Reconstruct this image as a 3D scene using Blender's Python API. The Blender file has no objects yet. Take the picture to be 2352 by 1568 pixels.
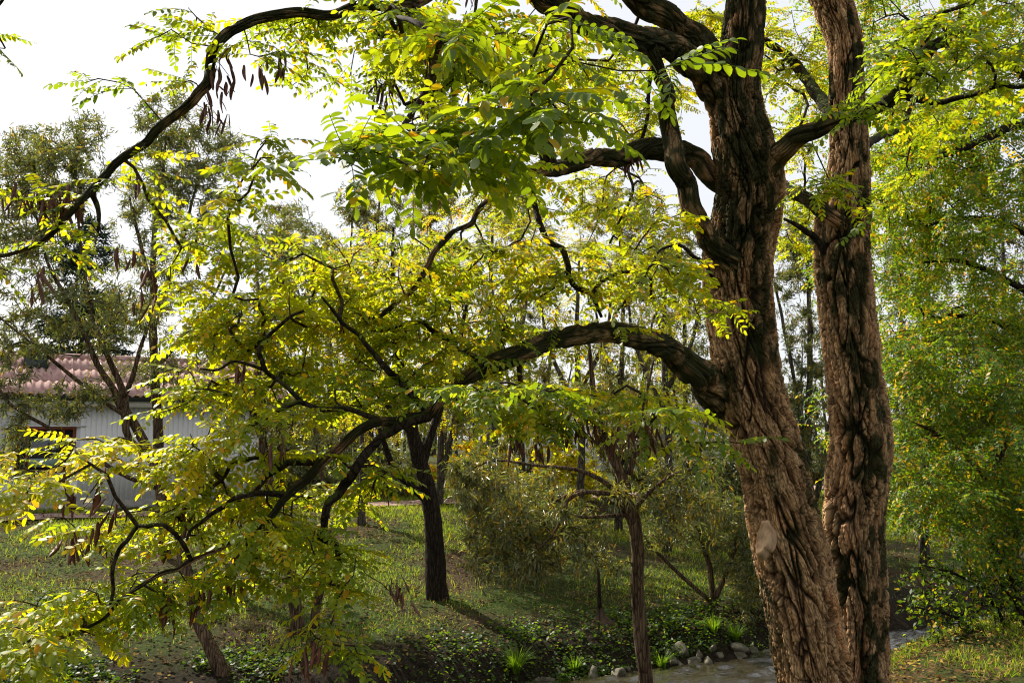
import bpy, math
import numpy as np

# ------------------------------------------------------------------ camera, sky, sun, exposure
R = math.radians
scn = bpy.context.scene
COL = scn.collection
RNG = np.random.default_rng(11)
FPX, CXP, CYP = 1919.0, 1176.0, 784.0
PITCH = math.atan(216 / 1919.0)
CAM = np.array([0.0, 0.0, 1.7])
FWD = np.array([0, math.cos(PITCH), math.sin(PITCH)])
UPV = np.array([0, -math.sin(PITCH), math.cos(PITCH)])
RGT = np.array([1.0, 0, 0])

cd = bpy.data.cameras.new('camera')
cam = bpy.data.objects.new('camera', cd)
COL.objects.link(cam)
cam.location = CAM
cam.rotation_euler = (math.pi / 2 + PITCH, 0, 0)
cd.sensor_width = 36
cd.lens = 36 * FPX / 2352
cd.clip_start = 0.05
cd.clip_end = 600
scn.camera = cam

SUN_AZ, SUN_EL = R(-48), R(43)          # azimuth from +Y towards +X
w = bpy.data.worlds.new('World')
scn.world = w
w.use_nodes = True
nt = w.node_tree
bg = nt.nodes['Background']
sky = nt.nodes.new('ShaderNodeTexSky')
sky.sky_type = 'NISHITA'
sky.sun_disc = False
sky.sun_elevation = SUN_EL
sky.sun_rotation = SUN_AZ % (2 * math.pi)
sky.dust_density = 3.0
veil = nt.nodes.new('ShaderNodeMixRGB')   # thin bright veil of high cloud over the whole sky
veil.inputs[0].default_value = 0.75
veil.inputs[2].default_value = (8.6, 8.7, 8.9, 1)
nt.links.new(sky.outputs[0], veil.inputs[1])
nt.links.new(veil.outputs[0], bg.inputs[0])
bg.inputs[1].default_value = 0.07

sl = bpy.data.lights.new('sun', 'SUN')
sl.energy = 5.0
sl.angle = R(0.6)
sl.color = (1.0, 0.93, 0.80)
sun = bpy.data.objects.new('sun', sl)
COL.objects.link(sun)
SUNV = np.array([math.sin(SUN_AZ) * math.cos(SUN_EL), math.cos(SUN_AZ) * math.cos(SUN_EL), math.sin(SUN_EL)])
from mathutils import Vector
sun.rotation_euler = Vector(SUNV).to_track_quat('Z', 'Y').to_euler()

scn.view_settings.view_transform = 'Standard'
scn.view_settings.look = 'None'
scn.view_settings.gamma = 1
scn.view_settings.exposure = 0.86
scn.render.engine = 'CYCLES'
cy = scn.cycles
cy.use_denoising = True
cy.filter_width = 1.1
cy.max_bounces = 7
cy.diffuse_bounces = 3
cy.glossy_bounces = 3
cy.transmission_bounces = 5
cy.transparent_max_bounces = 8
cy.caustics_reflective = False
cy.caustics_refractive = False
cy.sample_clamp_indirect = 6


# ------------------------------------------------------------------ numeric helpers
def P(px, py, d):
    """a point seen at (px,py) of the 2352x1568 picture, d metres in front of the camera"""
    px, py, d = np.asarray(px, float), np.asarray(py, float), np.asarray(d, float)
    return (CAM + ((px - CXP) / FPX * d)[..., None] * RGT - ((py - CYP) / FPX * d)[..., None] * UPV + d[..., None] * FWD)


def proj(p):
    q = np.asarray(p) - CAM
    d = q @ FWD
    return CXP + FPX * (q @ RGT) / d, CYP - FPX * (q @ UPV) / d, d


def _h(i, j, k, s):
    with np.errstate(over='ignore'):
        n = (i.astype(np.int64) * 73856093) ^ (j.astype(np.int64) * 19349663) ^ (k.astype(np.int64) * 83492791) ^ (s * 2654435761)
        n = (n ^ (n >> 13)) * 1274126177
        n = n ^ (n >> 16)
        n = n * 2246822519 & 0xffffffff
        n = n ^ (n >> 15)
    return (n & 0xffffff) / float(0x1000000)


def vnoise(p, s=0):
    p = np.asarray(p, float)
    f = np.floor(p)
    t = p - f
    t = t * t * (3 - 2 * t)
    i = f.astype(np.int64)
    r = 0
    for a in (0, 1):
        for b in (0, 1):
            for c in (0, 1):
                wgt = (t[..., 0] if a else 1 - t[..., 0]) * (t[..., 1] if b else 1 - t[..., 1]) * (t[..., 2] if c else 1 - t[..., 2])
                r = r + wgt * _h(i[..., 0] + a, i[..., 1] + b, i[..., 2] + c, s)
    return r


def fbm(p, o=4, s=0):
    p = np.asarray(p, float)
    r, a, tot = 0, 1.0, 0
    for q in range(o):
        r = r + a * vnoise(p * 2 ** q + 17.3 * q, s + q)
        tot += a
        a *= .5
    return r / tot


def worley(p, s=0):
    f = np.floor(p).astype(np.int64)
    F1 = np.full(p.shape[:-1], 9.0)
    F2 = F1.copy()
    idc = np.zeros(p.shape[:-1])
    for a in (-1, 0, 1):
        for b in (-1, 0, 1):
            for c in (-1, 0, 1):
                i, j, k = f[..., 0] + a, f[..., 1] + b, f[..., 2] + c
                d = np.sqrt((i + _h(i, j, k, s) - p[..., 0]) ** 2 + (j + _h(i, j, k, s + 1) - p[..., 1]) ** 2 + (k + _h(i, j, k, s + 2) - p[..., 2]) ** 2)
                cl = d < F1
                F2 = np.where(cl, F1, np.minimum(F2, d))
                idc = np.where(cl, _h(i, j, k, s + 5), idc)
                F1 = np.where(cl, d, F1)
    return F1, F2, idc


def sstep(a, b, x):
    t = np.clip((x - a) / (b - a), 0, 1)
    return t * t * (3 - 2 * t)


def nrm(v):
    v = np.asarray(v, float)
    return v / np.maximum(np.linalg.norm(v, axis=-1, keepdims=True), 1e-9)


# ------------------------------------------------------------------ mesh building
class MB:
    """collects vertices, triangles, quads and per-vertex attributes; builds ONE mesh"""

    def __init__(s):
        s.V, s.T, s.Q, s.A, s.n = [], [], [], {}, 0

    def add(s, V, T=None, Q=None, **attr):
        V = np.asarray(V, float).reshape(-1, 3)
        if T is not None and len(T):
            s.T.append(np.asarray(T, np.int64).reshape(-1, 3) + s.n)
        if Q is not None and len(Q):
            s.Q.append(np.asarray(Q, np.int64).reshape(-1, 4) + s.n)
        s.V.append(V)
        for k, a in attr.items():
            s.A.setdefault(k, []).append(np.broadcast_to(np.asarray(a, float), (len(V),)))
        s.n += len(V)

    def mesh(s, name, mat=None, smooth=False, origin=None):
        me = bpy.data.meshes.new(name)
        V = np.concatenate(s.V) if s.V else np.zeros((0, 3))
        if origin is not None:
            V = V - np.asarray(origin)
        T = np.concatenate(s.T) if s.T else np.zeros((0, 3), np.int64)
        Q = np.concatenate(s.Q) if s.Q else np.zeros((0, 4), np.int64)
        me.vertices.add(len(V))
        me.vertices.foreach_set('co', V.astype(np.float32).ravel())
        loops = np.concatenate([T.ravel(), Q.ravel()]).astype(np.int32)
        me.loops.add(len(loops))
        me.loops.foreach_set('vertex_index', loops)
        me.polygons.add(len(T) + len(Q))
        st = np.concatenate([np.arange(len(T)) * 3, len(T) * 3 + np.arange(len(Q)) * 4]).astype(np.int32)
        me.polygons.foreach_set('loop_start', st)
        if smooth:
            me.polygons.foreach_set('use_smooth', np.ones(len(st), bool))
        for k, a in s.A.items():
            at = me.attributes.new(k, 'FLOAT', 'POINT')
            at.data.foreach_set('value', np.concatenate(a).astype(np.float32))
        me.update(calc_edges=True)
        me.validate()
        if mat:
            me.materials.append(mat)
        return me


def link(name, me, parent=None, loc=None, kind=None):
    o = bpy.data.objects.new(name, me)
    COL.objects.link(o)
    if parent is not None:
        o.parent = parent
    if loc is not None:
        o.location = tuple(loc)
    if kind:
        o['kind'] = kind
    return o


def tag(o, label, cat, group=None):
    o['label'] = label
    o['category'] = cat
    if group:
        o['group'] = group
    return o


def thing(name, label, cat, loc, group=None, rz=0):
    o = bpy.data.objects.new(name, None)
    COL.objects.link(o)
    o.empty_display_size = .1
    o.location = tuple(loc)
    o.rotation_euler = (0, 0, rz)
    return tag(o, label, cat, group)


BOXQ = [(0, 3, 2, 1), (4, 5, 6, 7), (0, 1, 5, 4), (1, 2, 6, 5), (2, 3, 7, 6), (3, 0, 4, 7)]


def box(mb, lo, hi, **a):
    (x0, y0, z0), (x1, y1, z1) = lo, hi
    mb.add([(x0, y0, z0), (x1, y0, z0), (x1, y1, z0), (x0, y1, z0), (x0, y0, z1), (x1, y0, z1), (x1, y1, z1), (x0, y1, z1)], Q=BOXQ, **a)


def frames(path):
    """tangents and two normals carried along a path"""
    t = np.gradient(path, axis=0)
    t = nrm(t)
    ref = np.array([0.13, -0.97, 0.2]) if abs(t[0] @ np.array([0.13, -0.97, 0.2])) < .9 else np.array([1.0, 0, 0])
    n = np.zeros_like(path)
    n[0] = nrm(ref - (ref @ t[0]) * t[0])
    for i in range(1, len(path)):
        v = n[i - 1] - (n[i - 1] @ t[i]) * t[i]
        n[i] = nrm(v)
    return t, n, np.cross(t, n)


def tube(mb, path, rad, ns, cap=False, **attr):
    path = np.asarray(path, float)
    t, n, b = frames(path)
    th = np.arange(ns) / ns * 2 * np.pi
    c, s_ = np.cos(th), np.sin(th)
    V = path[:, None] + rad[:, None, None] * (c[None, :, None] * n[:, None] + s_[None, :, None] * b[:, None])
    k = len(path)
    i = np.arange(k - 1)[:, None] * ns
    j = np.arange(ns)[None]
    j2 = (j + 1) % ns
    Q = np.stack([i + j, i + j2, i + ns + j2, i + ns + j], -1).reshape(-1, 4)
    T = None
    V = V.reshape(-1, 3)
    if cap:
        V = np.concatenate([V, path[[0, -1]]])
        jj = np.arange(ns)
        a0 = np.stack([np.full(ns, k * ns), (jj + 1) % ns, jj], -1)
        o = (k - 1) * ns
        a1 = np.stack([np.full(ns, k * ns + 1), o + jj, o + (jj + 1) % ns], -1)
        T = np.concatenate([a0, a1])
    mb.add(V, T=T, Q=Q, **attr)


def spline(pts, rad, step):
    """Catmull-Rom through pts, resampled about every step metres"""
    pts = np.asarray(pts, float)
    rad = np.asarray(rad, float)
    q = np.concatenate([[2 * pts[0] - pts[1]], pts, [2 * pts[-1] - pts[-2]]])
    rr = np.concatenate([[rad[0]], rad, [rad[-1]]])
    out, ro = [], []
    for i in range(1, len(q) - 2):
        L = np.linalg.norm(q[i + 1] - q[i])
        m = max(1, int(round(L / step)))
        for u in np.arange(m) / m:
            a, b, c, d = q[i - 1], q[i], q[i + 1], q[i + 2]
            out.append(.5 * (2 * b + (c - a) * u + (2 * a - 5 * b + 4 * c - d) * u * u + (3 * b - a - 3 * c + d) * u ** 3))
            ro.append(rr[i] + (rr[i + 1] - rr[i]) * (u * u * (3 - 2 * u)))
    out.append(pts[-1])
    ro.append(rad[-1])
    return np.array(out), np.array(ro)


def inst(mb, tmplV, tmplT, Xa, Ya, Za, pos, scale, **attr):
    """copies of a small template joined into one mesh (for stuff)"""
    n, m = len(pos), len(tmplV)
    M = np.stack([Xa, Ya, Za], -1) * np.asarray(scale)[:, None, None]
    V = np.einsum('nij,mj->nmi', M, tmplV) + pos[:, None]
    T = (np.asarray(tmplT)[None] + (np.arange(n) * m)[:, None, None]).reshape(-1, 3)
    A = {k: (np.repeat(v, m) if np.ndim(v) == 1 else np.asarray(v).ravel()) for k, v in attr.items()}
    mb.add(V.reshape(-1, 3), T=T, **A)


def basis(d, roll, up=(0, 0, 1)):
    d = nrm(d)
    z = np.broadcast_to(np.asarray(up, float), d.shape) - (d @ np.asarray(up, float))[:, None] * d
    z = nrm(z + 1e-6)
    y = np.cross(z, d)
    c, s_ = np.cos(roll)[:, None], np.sin(roll)[:, None]
    return d, c * y + s_ * z, c * z - s_ * y


# ------------------------------------------------------------------ materials
def newmat(name):
    m = bpy.data.materials.new(name)
    m.use_nodes = True
    t = m.node_tree
    t.nodes.clear()
    return m, t, t.nodes.new('ShaderNodeOutputMaterial')


def N(t, typ, **kw):
    n = t.nodes.new(typ)
    for k, v in kw.items():
        if k.startswith('i_'):
            n.inputs[k[2:].replace('_', ' ')].default_value = v
        elif k.startswith('n_'):
            n.inputs[int(k[2:])].default_value = v
        else:
            setattr(n, k, v)
    return n


def ramp(t, fac, stops):
    r = t.nodes.new('ShaderNodeValToRGB')
    e = r.color_ramp.elements
    while len(e) < len(stops):
        e.new(.5)
    for el, (p, c) in zip(e, stops):
        el.position = p
        el.color = (*c, 1)
    t.links.new(fac, r.inputs[0])
    return r.outputs[0]


def leafmat(name, stops, tstops, trans=.5, rough=.45, spec=.35):
    m, t, out = newmat(name)
    a = N(t, 'ShaderNodeAttribute', attribute_name='tint')
    nz = N(t, 'ShaderNodeTexNoise', i_Scale=38.0, i_Detail=2.0)
    ad = N(t, 'ShaderNodeMath', operation='MULTIPLY_ADD', n_1=.12)
    t.links.new(nz.outputs['Fac'], ad.inputs[0])
    sb = N(t, 'ShaderNodeMath', operation='ADD', n_1=-.06)
    t.links.new(a.outputs['Fac'], sb.inputs[0])
    t.links.new(sb.outputs[0], ad.inputs[2])
    c1 = ramp(t, ad.outputs[0], stops)
    sp = N(t, 'ShaderNodeTexNoise', i_Scale=170.0 if 'locust' in name else 30.0, i_Detail=2.0)
    spf = ramp(t, sp.outputs['Fac'], [(.66, (0, 0, 0)), (.72, (.7, .7, .7))])
    bs = N(t, 'ShaderNodeMixRGB')
    bs.inputs[2].default_value = (.12, .06, .015, 1)
    t.links.new(spf, bs.inputs[0])
    t.links.new(c1, bs.inputs[1])
    c1 = bs.outputs[0]
    c2 = ramp(t, ad.outputs[0], tstops)
    p = N(t, 'ShaderNodeBsdfPrincipled', i_Roughness=rough)
    p.inputs['Specular IOR Level'].default_value = spec
    t.links.new(c1, p.inputs['Base Color'])
    tr = N(t, 'ShaderNodeBsdfTranslucent')
    t.links.new(c2, tr.inputs['Color'])
    mx = N(t, 'ShaderNodeMixShader', n_0=trans)
    t.links.new(p.outputs[0], mx.inputs[1])
    t.links.new(tr.outputs[0], mx.inputs[2])
    t.links.new(mx.outputs[0], out.inputs['Surface'])
    return m


LOCUST = leafmat('locust_leaf',
                 [(0, (.03, .07, .012)), (.35, (.085, .15, .012)), (.6, (.2, .25, .012)), (.82, (.52, .37, .012)), (1, (.5, .2, .02))],
                 [(0, (.10, .20, .008)), (.35, (.40, .50, .008)), (.6, (.80, .76, .008)), (.82, (.95, .66, .008)), (1, (.75, .3, .01))], .55)
WILLOW = leafmat('willow_leaf',
                 [(0, (.04, .06, .022)), (.4, (.13, .145, .06)), (.7, (.27, .25, .08)), (.88, (.42, .28, .03)), (1, (.42, .16, .03))],
                 [(0, (.07, .10, .015)), (.4, (.16, .20, .03)), (.7, (.38, .36, .02)), (.88, (.6, .4, .02)), (1, (.5, .2, .02))], .38, .35, .55)
GREENLOC = leafmat('green_locust_leaf',
                   [(0, (.025, .06, .012)), (.35, (.075, .14, .014)), (.6, (.17, .22, .012)), (.82, (.5, .36, .012)), (1, (.5, .2, .02))],
                   [(0, (.08, .18, .008)), (.35, (.27, .42, .008)), (.6, (.55, .62, .008)), (.82, (.9, .62, .008)), (1, (.75, .3, .01))], .5)
CONIFER = leafmat('conifer_needle', [(0, (.012, .028, .02)), (1, (.03, .055, .03))], [(0, (.02, .04, .02)), (1, (.03, .05, .02))], .12, .6, .2)
GRASSM = leafmat('grass_blade',
                 [(0, (.04, .08, .01)), (.5, (.15, .25, .015)), (.8, (.34, .38, .03)), (1, (.42, .34, .1))],
                 [(0, (.08, .18, .01)), (.5, (.36, .56, .01)), (.8, (.66, .68, .02)), (1, (.55, .44, .1))], .45, .5, .25)
LITTER = leafmat('fallen_leaf', [(0, (.05, .03, .018)), (.5, (.13, .075, .035)), (.8, (.3, .2, .05)), (1, (.5, .36, .05))],
                 [(0, (.05, .03, .02)), (.5, (.14, .08, .03)), (.8, (.3, .2, .04)), (1, (.5, .36, .03))], .2, .9, .05)


def woodmat(name, c0, c1, moss=.0, scale=9.0, zs=.25, bump=.6, bd=.02):
    m, t, out = newmat(name)
    tc = N(t, 'ShaderNodeTexCoord')
    mp = N(t, 'ShaderNodeMapping')
    mp.inputs['Scale'].default_value = (1, 1, zs)
    t.links.new(tc.outputs['Object'], mp.inputs[0])
    nz = N(t, 'ShaderNodeTexNoise', i_Scale=scale, i_Detail=6.0, i_Roughness=.65)
    t.links.new(mp.outputs[0], nz.inputs['Vector'])
    vo = N(t, 'ShaderNodeTexVoronoi', feature='DISTANCE_TO_EDGE', i_Scale=scale * 1.6)
    t.links.new(mp.outputs[0], vo.inputs['Vector'])
    cr = ramp(t, nz.outputs['Fac'], [(.3, c0), (.7, c1)])
    cmul = N(t, 'ShaderNodeMixRGB', blend_type='MULTIPLY', n_0=.9)
    t.links.new(cr, cmul.inputs[1])
    t.links.new(ramp(t, vo.outputs['Distance'], [(0, (.18, .16, .14)), (.16, (1, 1, 1))]), cmul.inputs[2])
    cr = cmul.outputs[0]
    col = cr
    if moss > 0:
        ge = N(t, 'ShaderNodeNewGeometry')
        sx = N(t, 'ShaderNodeSeparateXYZ')
        t.links.new(ge.outputs['Normal'], sx.inputs[0])
        mn = N(t, 'ShaderNodeTexNoise', i_Scale=7.0, i_Detail=4.0)
        t.links.new(tc.outputs['Object'], mn.inputs['Vector'])
        am = N(t, 'ShaderNodeMath', operation='MULTIPLY_ADD', n_1=.35)
        t.links.new(sx.outputs[2], am.inputs[0])
        t.links.new(mn.outputs['Fac'], am.inputs[2])
        fr = ramp(t, am.outputs[0], [(.66, (0, 0, 0)), (.8, (moss, moss, moss))])
        mx = N(t, 'ShaderNodeMixRGB')
        t.links.new(fr, mx.inputs[0])
        t.links.new(cr, mx.inputs[1])
        mx.inputs[2].default_value = (.045, .06, .008, 1)
        col = mx.outputs[0]
    p = N(t, 'ShaderNodeBsdfPrincipled', i_Roughness=.9)
    p.inputs['Specular IOR Level'].default_value = .15
    t.links.new(col, p.inputs['Base Color'])
    sm = N(t, 'ShaderNodeMath', operation='MINIMUM', n_1=.25)
    t.links.new(vo.outputs['Distance'], sm.inputs[0])
    ad = N(t, 'ShaderNodeMath', operation='ADD')
    t.links.new(sm.outputs[0], ad.inputs[0])
    t.links.new(nz.outputs['Fac'], ad.inputs[1])
    b = N(t, 'ShaderNodeBump', i_Strength=bump, i_Distance=bd)
    t.links.new(ad.outputs[0], b.inputs['Height'])
    t.links.new(b.outputs[0], p.inputs['Normal'])
    t.links.new(p.outputs[0], out.inputs[0])
    return m


LIMB = woodmat('locust_limb_bark', (.012, .009, .006), (.055, .038, .024), .9, 20, .6, 1.0, .04)
TWIG = woodmat('locust_twig_bark', (.025, .017, .012), (.075, .05, .032), .0, 30, 1, .4, .004)
DARKW = woodmat('dark_tree_bark', (.010, .007, .005), (.06, .042, .027), .3, 26, .14, 1.0, .06)
WILW = woodmat('willow_bark', (.04, .026, .015), (.26, .17, .10), .1, 24, .10, 1.0, .06)
GREYW = woodmat('far_tree_bark', (.05, .042, .034), (.14, .12, .095), .0, 10, .3, .5, .02)


def trunkmat():
    m, t, out = newmat('locust_trunk_bark')
    a = N(t, 'ShaderNodeAttribute', attribute_name='ridge')
    mo = N(t, 'ShaderNodeAttribute', attribute_name='moss')  # moss, with shade painted in on the leaning stem and limbs
    ru = N(t, 'ShaderNodeAttribute', attribute_name='rust')
    mp = N(t, 'ShaderNodeCombineXYZ')
    for q, k_ in enumerate('xyz'):
        g_ = N(t, 'ShaderNodeAttribute', attribute_name='g' + k_)
        if k_ == 'z':
            sc_ = N(t, 'ShaderNodeMath', operation='MULTIPLY', n_1=.16)
            t.links.new(g_.outputs['Fac'], sc_.inputs[0])
            t.links.new(sc_.outputs[0], mp.inputs[2])
        else:
            t.links.new(g_.outputs['Fac'], mp.inputs[q])
    nz = N(t, 'ShaderNodeTexNoise', i_Scale=40.0, i_Detail=8.0, i_Roughness=.72)
    t.links.new(mp.outputs[0], nz.inputs['Vector'])
    n2 = N(t, 'ShaderNodeTexNoise', i_Scale=120.0, i_Detail=6.0, i_Roughness=.75)
    t.links.new(mp.outputs[0], n2.inputs['Vector'])
    ck = N(t, 'ShaderNodeTexVoronoi', feature='DISTANCE_TO_EDGE', i_Scale=75.0)
    t.links.new(mp.outputs[0], ck.inputs['Vector'])
    n4 = N(t, 'ShaderNodeTexNoise', i_Scale=11.0, i_Detail=5.0, i_Roughness=.6)
    t.links.new(mp.outputs[0], n4.inputs['Vector'])
    outer = ramp(t, nz.outputs['Fac'], [(.3, (.32, .165, .072)), (.5, (.64, .385, .19)), (.7, (.80, .56, .31))])
    crack = ramp(t, ck.outputs['Distance'], [(.0, (.22, .2, .18)), (.07, (1, 1, 1))])
    hue = ramp(t, n4.outputs['Fac'], [(.34, (.78, .72, .68)), (.5, (1, 1, 1)), (.66, (1.15, .88, .7))])
    for f_ in (crack, hue):
        mu = N(t, 'ShaderNodeMixRGB', blend_type='MULTIPLY', n_0=.72)
        t.links.new(outer, mu.inputs[1])
        t.links.new(f_, mu.inputs[2])
        outer = mu.outputs[0]
    inner = ramp(t, nz.outputs['Fac'], [(.3, (.022, .012, .007)), (.7, (.06, .032, .017))])
    mx = N(t, 'ShaderNodeMixRGB')
    t.links.new(a.outputs['Fac'], mx.inputs[0])
    t.links.new(inner, mx.inputs[1])
    t.links.new(outer, mx.inputs[2])
    m2 = N(t, 'ShaderNodeMixRGB')
    t.links.new(ru.outputs['Fac'], m2.inputs[0])
    t.links.new(mx.outputs[0], m2.inputs[1])
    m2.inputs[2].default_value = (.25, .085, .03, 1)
    mossc = ramp(t, n2.outputs['Fac'], [(.3, (.012, .013, .004)), (.62, (.035, .04, .009)), (.8, (.10, .10, .03))])
    m3 = N(t, 'ShaderNodeMixRGB')
    t.links.new(mo.outputs['Fac'], m3.inputs[0])
    t.links.new(m2.outputs[0], m3.inputs[1])
    t.links.new(mossc, m3.inputs[2])
    p = N(t, 'ShaderNodeBsdfPrincipled', i_Roughness=.88)
    p.inputs['Specular IOR Level'].default_value = .2
    t.links.new(m3.outputs[0], p.inputs['Base Color'])
    ad = N(t, 'ShaderNodeMath', operation='ADD')
    t.links.new(nz.outputs['Fac'], ad.inputs[0])
    t.links.new(n2.outputs['Fac'], ad.inputs[1])
    cm = N(t, 'ShaderNodeMath', operation='MINIMUM', n_1=.12)
    t.links.new(ck.outputs['Distance'], cm.inputs[0])
    ca = N(t, 'ShaderNodeMath', operation='MULTIPLY_ADD', n_1=5.0)
    t.links.new(cm.outputs[0], ca.inputs[0])
    t.links.new(ad.outputs[0], ca.inputs[2])
    ad = ca
    b = N(t, 'ShaderNodeBump', i_Strength=1.0, i_Distance=.016)
    t.links.new(ad.outputs[0], b.inputs['Height'])
    t.links.new(b.outputs[0], p.inputs['Normal'])
    t.links.new(p.outputs[0], out.inputs[0])
    return m


TRUNK = trunkmat()


def simple(name, c0, c1=None, scale=5.0, rough=.7, spec=.3, bump=0, metal=0, stretch=(1, 1, 1), bd=.01):
    m, t, out = newmat(name)
    p = N(t, 'ShaderNodeBsdfPrincipled', i_Roughness=rough, i_Metallic=metal)
    p.inputs['Specular IOR Level'].default_value = spec
    tc = N(t, 'ShaderNodeTexCoord')
    mp = N(t, 'ShaderNodeMapping')
    mp.inputs['Scale'].default_value = stretch
    t.links.new(tc.outputs['Object'], mp.inputs[0])
    nz = N(t, 'ShaderNodeTexNoise', i_Scale=scale, i_Detail=6.0, i_Roughness=.65)
    t.links.new(mp.outputs[0], nz.inputs['Vector'])
    t.links.new(ramp(t, nz.outputs['Fac'], [(.3, c0), (.7, c1 or c0)]), p.inputs['Base Color'])
    if bump:
        b = N(t, 'ShaderNodeBump', i_Strength=bump, i_Distance=bd)
        t.links.new(nz.outputs['Fac'], b.inputs['Height'])
        t.links.new(b.outputs[0], p.inputs['Normal'])
    t.links.new(p.outputs[0], out.inputs[0])
    return m


# ------------------------------------------------------------------ ground, creek, path
SP_S = [-30, -6, -4.2, -2.6, -2.2, -1.8, -.3, 0, .45, 2, 6, 8.8, 40, 140]
SP_Z = [.1, 0, -.1, -.75, -1.03, -1.25, -1.25, -1.1, -.76, -.5, -.22, .12, .2, .6]


def shore(x, y):
    yy = 9.6 + .5 * x + .12 * np.sin(x * 1.7 + .5) + .06 * np.sin(x * 4.1)
    return (y - yy) * .894


def ground_z(x, y):
    x, y = np.asarray(x, float), np.asarray(y, float)
    s = shore(x, y)
    s = np.where(s < -.65, s - .95 * sstep(3.0, 4.6, x), s)
    z = np.interp(s, SP_S, SP_Z)
    q = np.stack([x, y, x * 0], -1)
    amp = np.where(s > 9, .02, .07) * np.where(s > -2.4, 1, .6)
    return z + (fbm(q * .9, 3, 3) - .5) * 2 * amp + (fbm(q * 3.1, 3, 9) - .5) * .05


WATER = -1.08


def ray_ground(px, py):
    a = P(px, py, 1.0) - CAM
    ds = np.arange(3, 60, .02)
    pts = CAM + a * ds[:, None]
    g = ground_z(pts[:, 0], pts[:, 1])
    i = np.argmax(pts[:, 2] < g)
    return pts[i]


def groundmat():
    m, t, out = newmat('bank_soil')
    tc = N(t, 'ShaderNodeTexCoord')
    n1 = N(t, 'ShaderNodeTexNoise', i_Scale=.8, i_Detail=5.0, i_Roughness=.6)
    n2 = N(t, 'ShaderNodeTexNoise', i_Scale=22.0, i_Detail=6.0, i_Roughness=.75)
    for n in (n1, n2):
        t.links.new(tc.outputs['Object'], n.inputs['Vector'])
    soil = ramp(t, n2.outputs['Fac'], [(.3, (.018, .012, .007)), (.5, (.06, .04, .022)), (.72, (.14, .095, .05))])
    turf = ramp(t, n2.outputs['Fac'], [(.3, (.012, .02, .005)), (.55, (.05, .075, .012)), (.75, (.11, .13, .025))])
    f = ramp(t, n1.outputs['Fac'], [(.38, (0, 0, 0)), (.55, (1, 1, 1))])
    mx = N(t, 'ShaderNodeMixRGB')
    t.links.new(f, mx.inputs[0])
    t.links.new(soil, mx.inputs[1])
    t.links.new(turf, mx.inputs[2])
    we = N(t, 'ShaderNodeAttribute', attribute_name='wet')  # shaded strip along the water, painted into the soil colour
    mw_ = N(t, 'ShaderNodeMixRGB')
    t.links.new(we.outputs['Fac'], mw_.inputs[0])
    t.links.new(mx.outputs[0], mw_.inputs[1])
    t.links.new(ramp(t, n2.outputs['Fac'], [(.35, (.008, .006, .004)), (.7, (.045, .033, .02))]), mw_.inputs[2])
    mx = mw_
    p = N(t, 'ShaderNodeBsdfPrincipled', i_Roughness=.95)
    p.inputs['Specular IOR Level'].default_value = .1
    t.links.new(mx.outputs[0], p.inputs['Base Color'])
    b = N(t, 'ShaderNodeBump', i_Strength=1.0, i_Distance=.05)
    t.links.new(n2.outputs['Fac'], b.inputs['Height'])
    t.links.new(b.outputs[0], p.inputs['Normal'])
    t.links.new(p.outputs[0], out.inputs[0])
    return m


def heightfield(name, xs, ys, mat, dz=0):
    X, Y = np.meshgrid(xs, ys)
    Z = ground_z(X, Y) + dz
    mb = MB()
    nx, ny = len(xs), len(ys)
    i = (np.arange(ny - 1)[:, None] * nx + np.arange(nx - 1)[None]).ravel()
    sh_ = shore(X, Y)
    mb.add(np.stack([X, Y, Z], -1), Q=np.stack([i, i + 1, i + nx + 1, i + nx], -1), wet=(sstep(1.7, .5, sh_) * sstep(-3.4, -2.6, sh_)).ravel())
    return link(name, mb.mesh(name, mat, True), kind='structure')


xs = np.concatenate([np.linspace(-160, -18, 24), np.linspace(-16, 14, 180), np.linspace(16, 160, 24)])
ys = np.concatenate([np.linspace(-25, 3.5, 24), np.linspace(4, 24, 130), np.linspace(25, 260, 50)])
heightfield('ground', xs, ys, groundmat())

# creek
mw, t, out = newmat('creek_water')
tc = N(t, 'ShaderNodeTexCoord')
nz = N(t, 'ShaderNodeTexNoise', i_Scale=8.0, i_Detail=5.0, i_Roughness=.7, i_Distortion=1.2)
mp = N(t, 'ShaderNodeMapping')
mp.inputs['Scale'].default_value = (.7, 1.6, 1)
mp.inputs['Rotation'].default_value = (0, 0, R(-26))
t.links.new(tc.outputs['Object'], mp.inputs[0])
t.links.new(mp.outputs[0], nz.inputs['Vector'])
b = N(t, 'ShaderNodeBump', i_Strength=1.0, i_Distance=.006)
t.links.new(nz.outputs['Fac'], b.inputs['Height'])
p = N(t, 'ShaderNodeBsdfPrincipled', i_Roughness=.03, i_IOR=1.8)
p.inputs['Base Color'].default_value = (.03, .024, .014, 1)
p.inputs['Specular IOR Level'].default_value = .9
t.links.new(b.outputs[0], p.inputs['Normal'])
t.links.new(p.outputs[0], out.inputs[0])
mb = MB()
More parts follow.
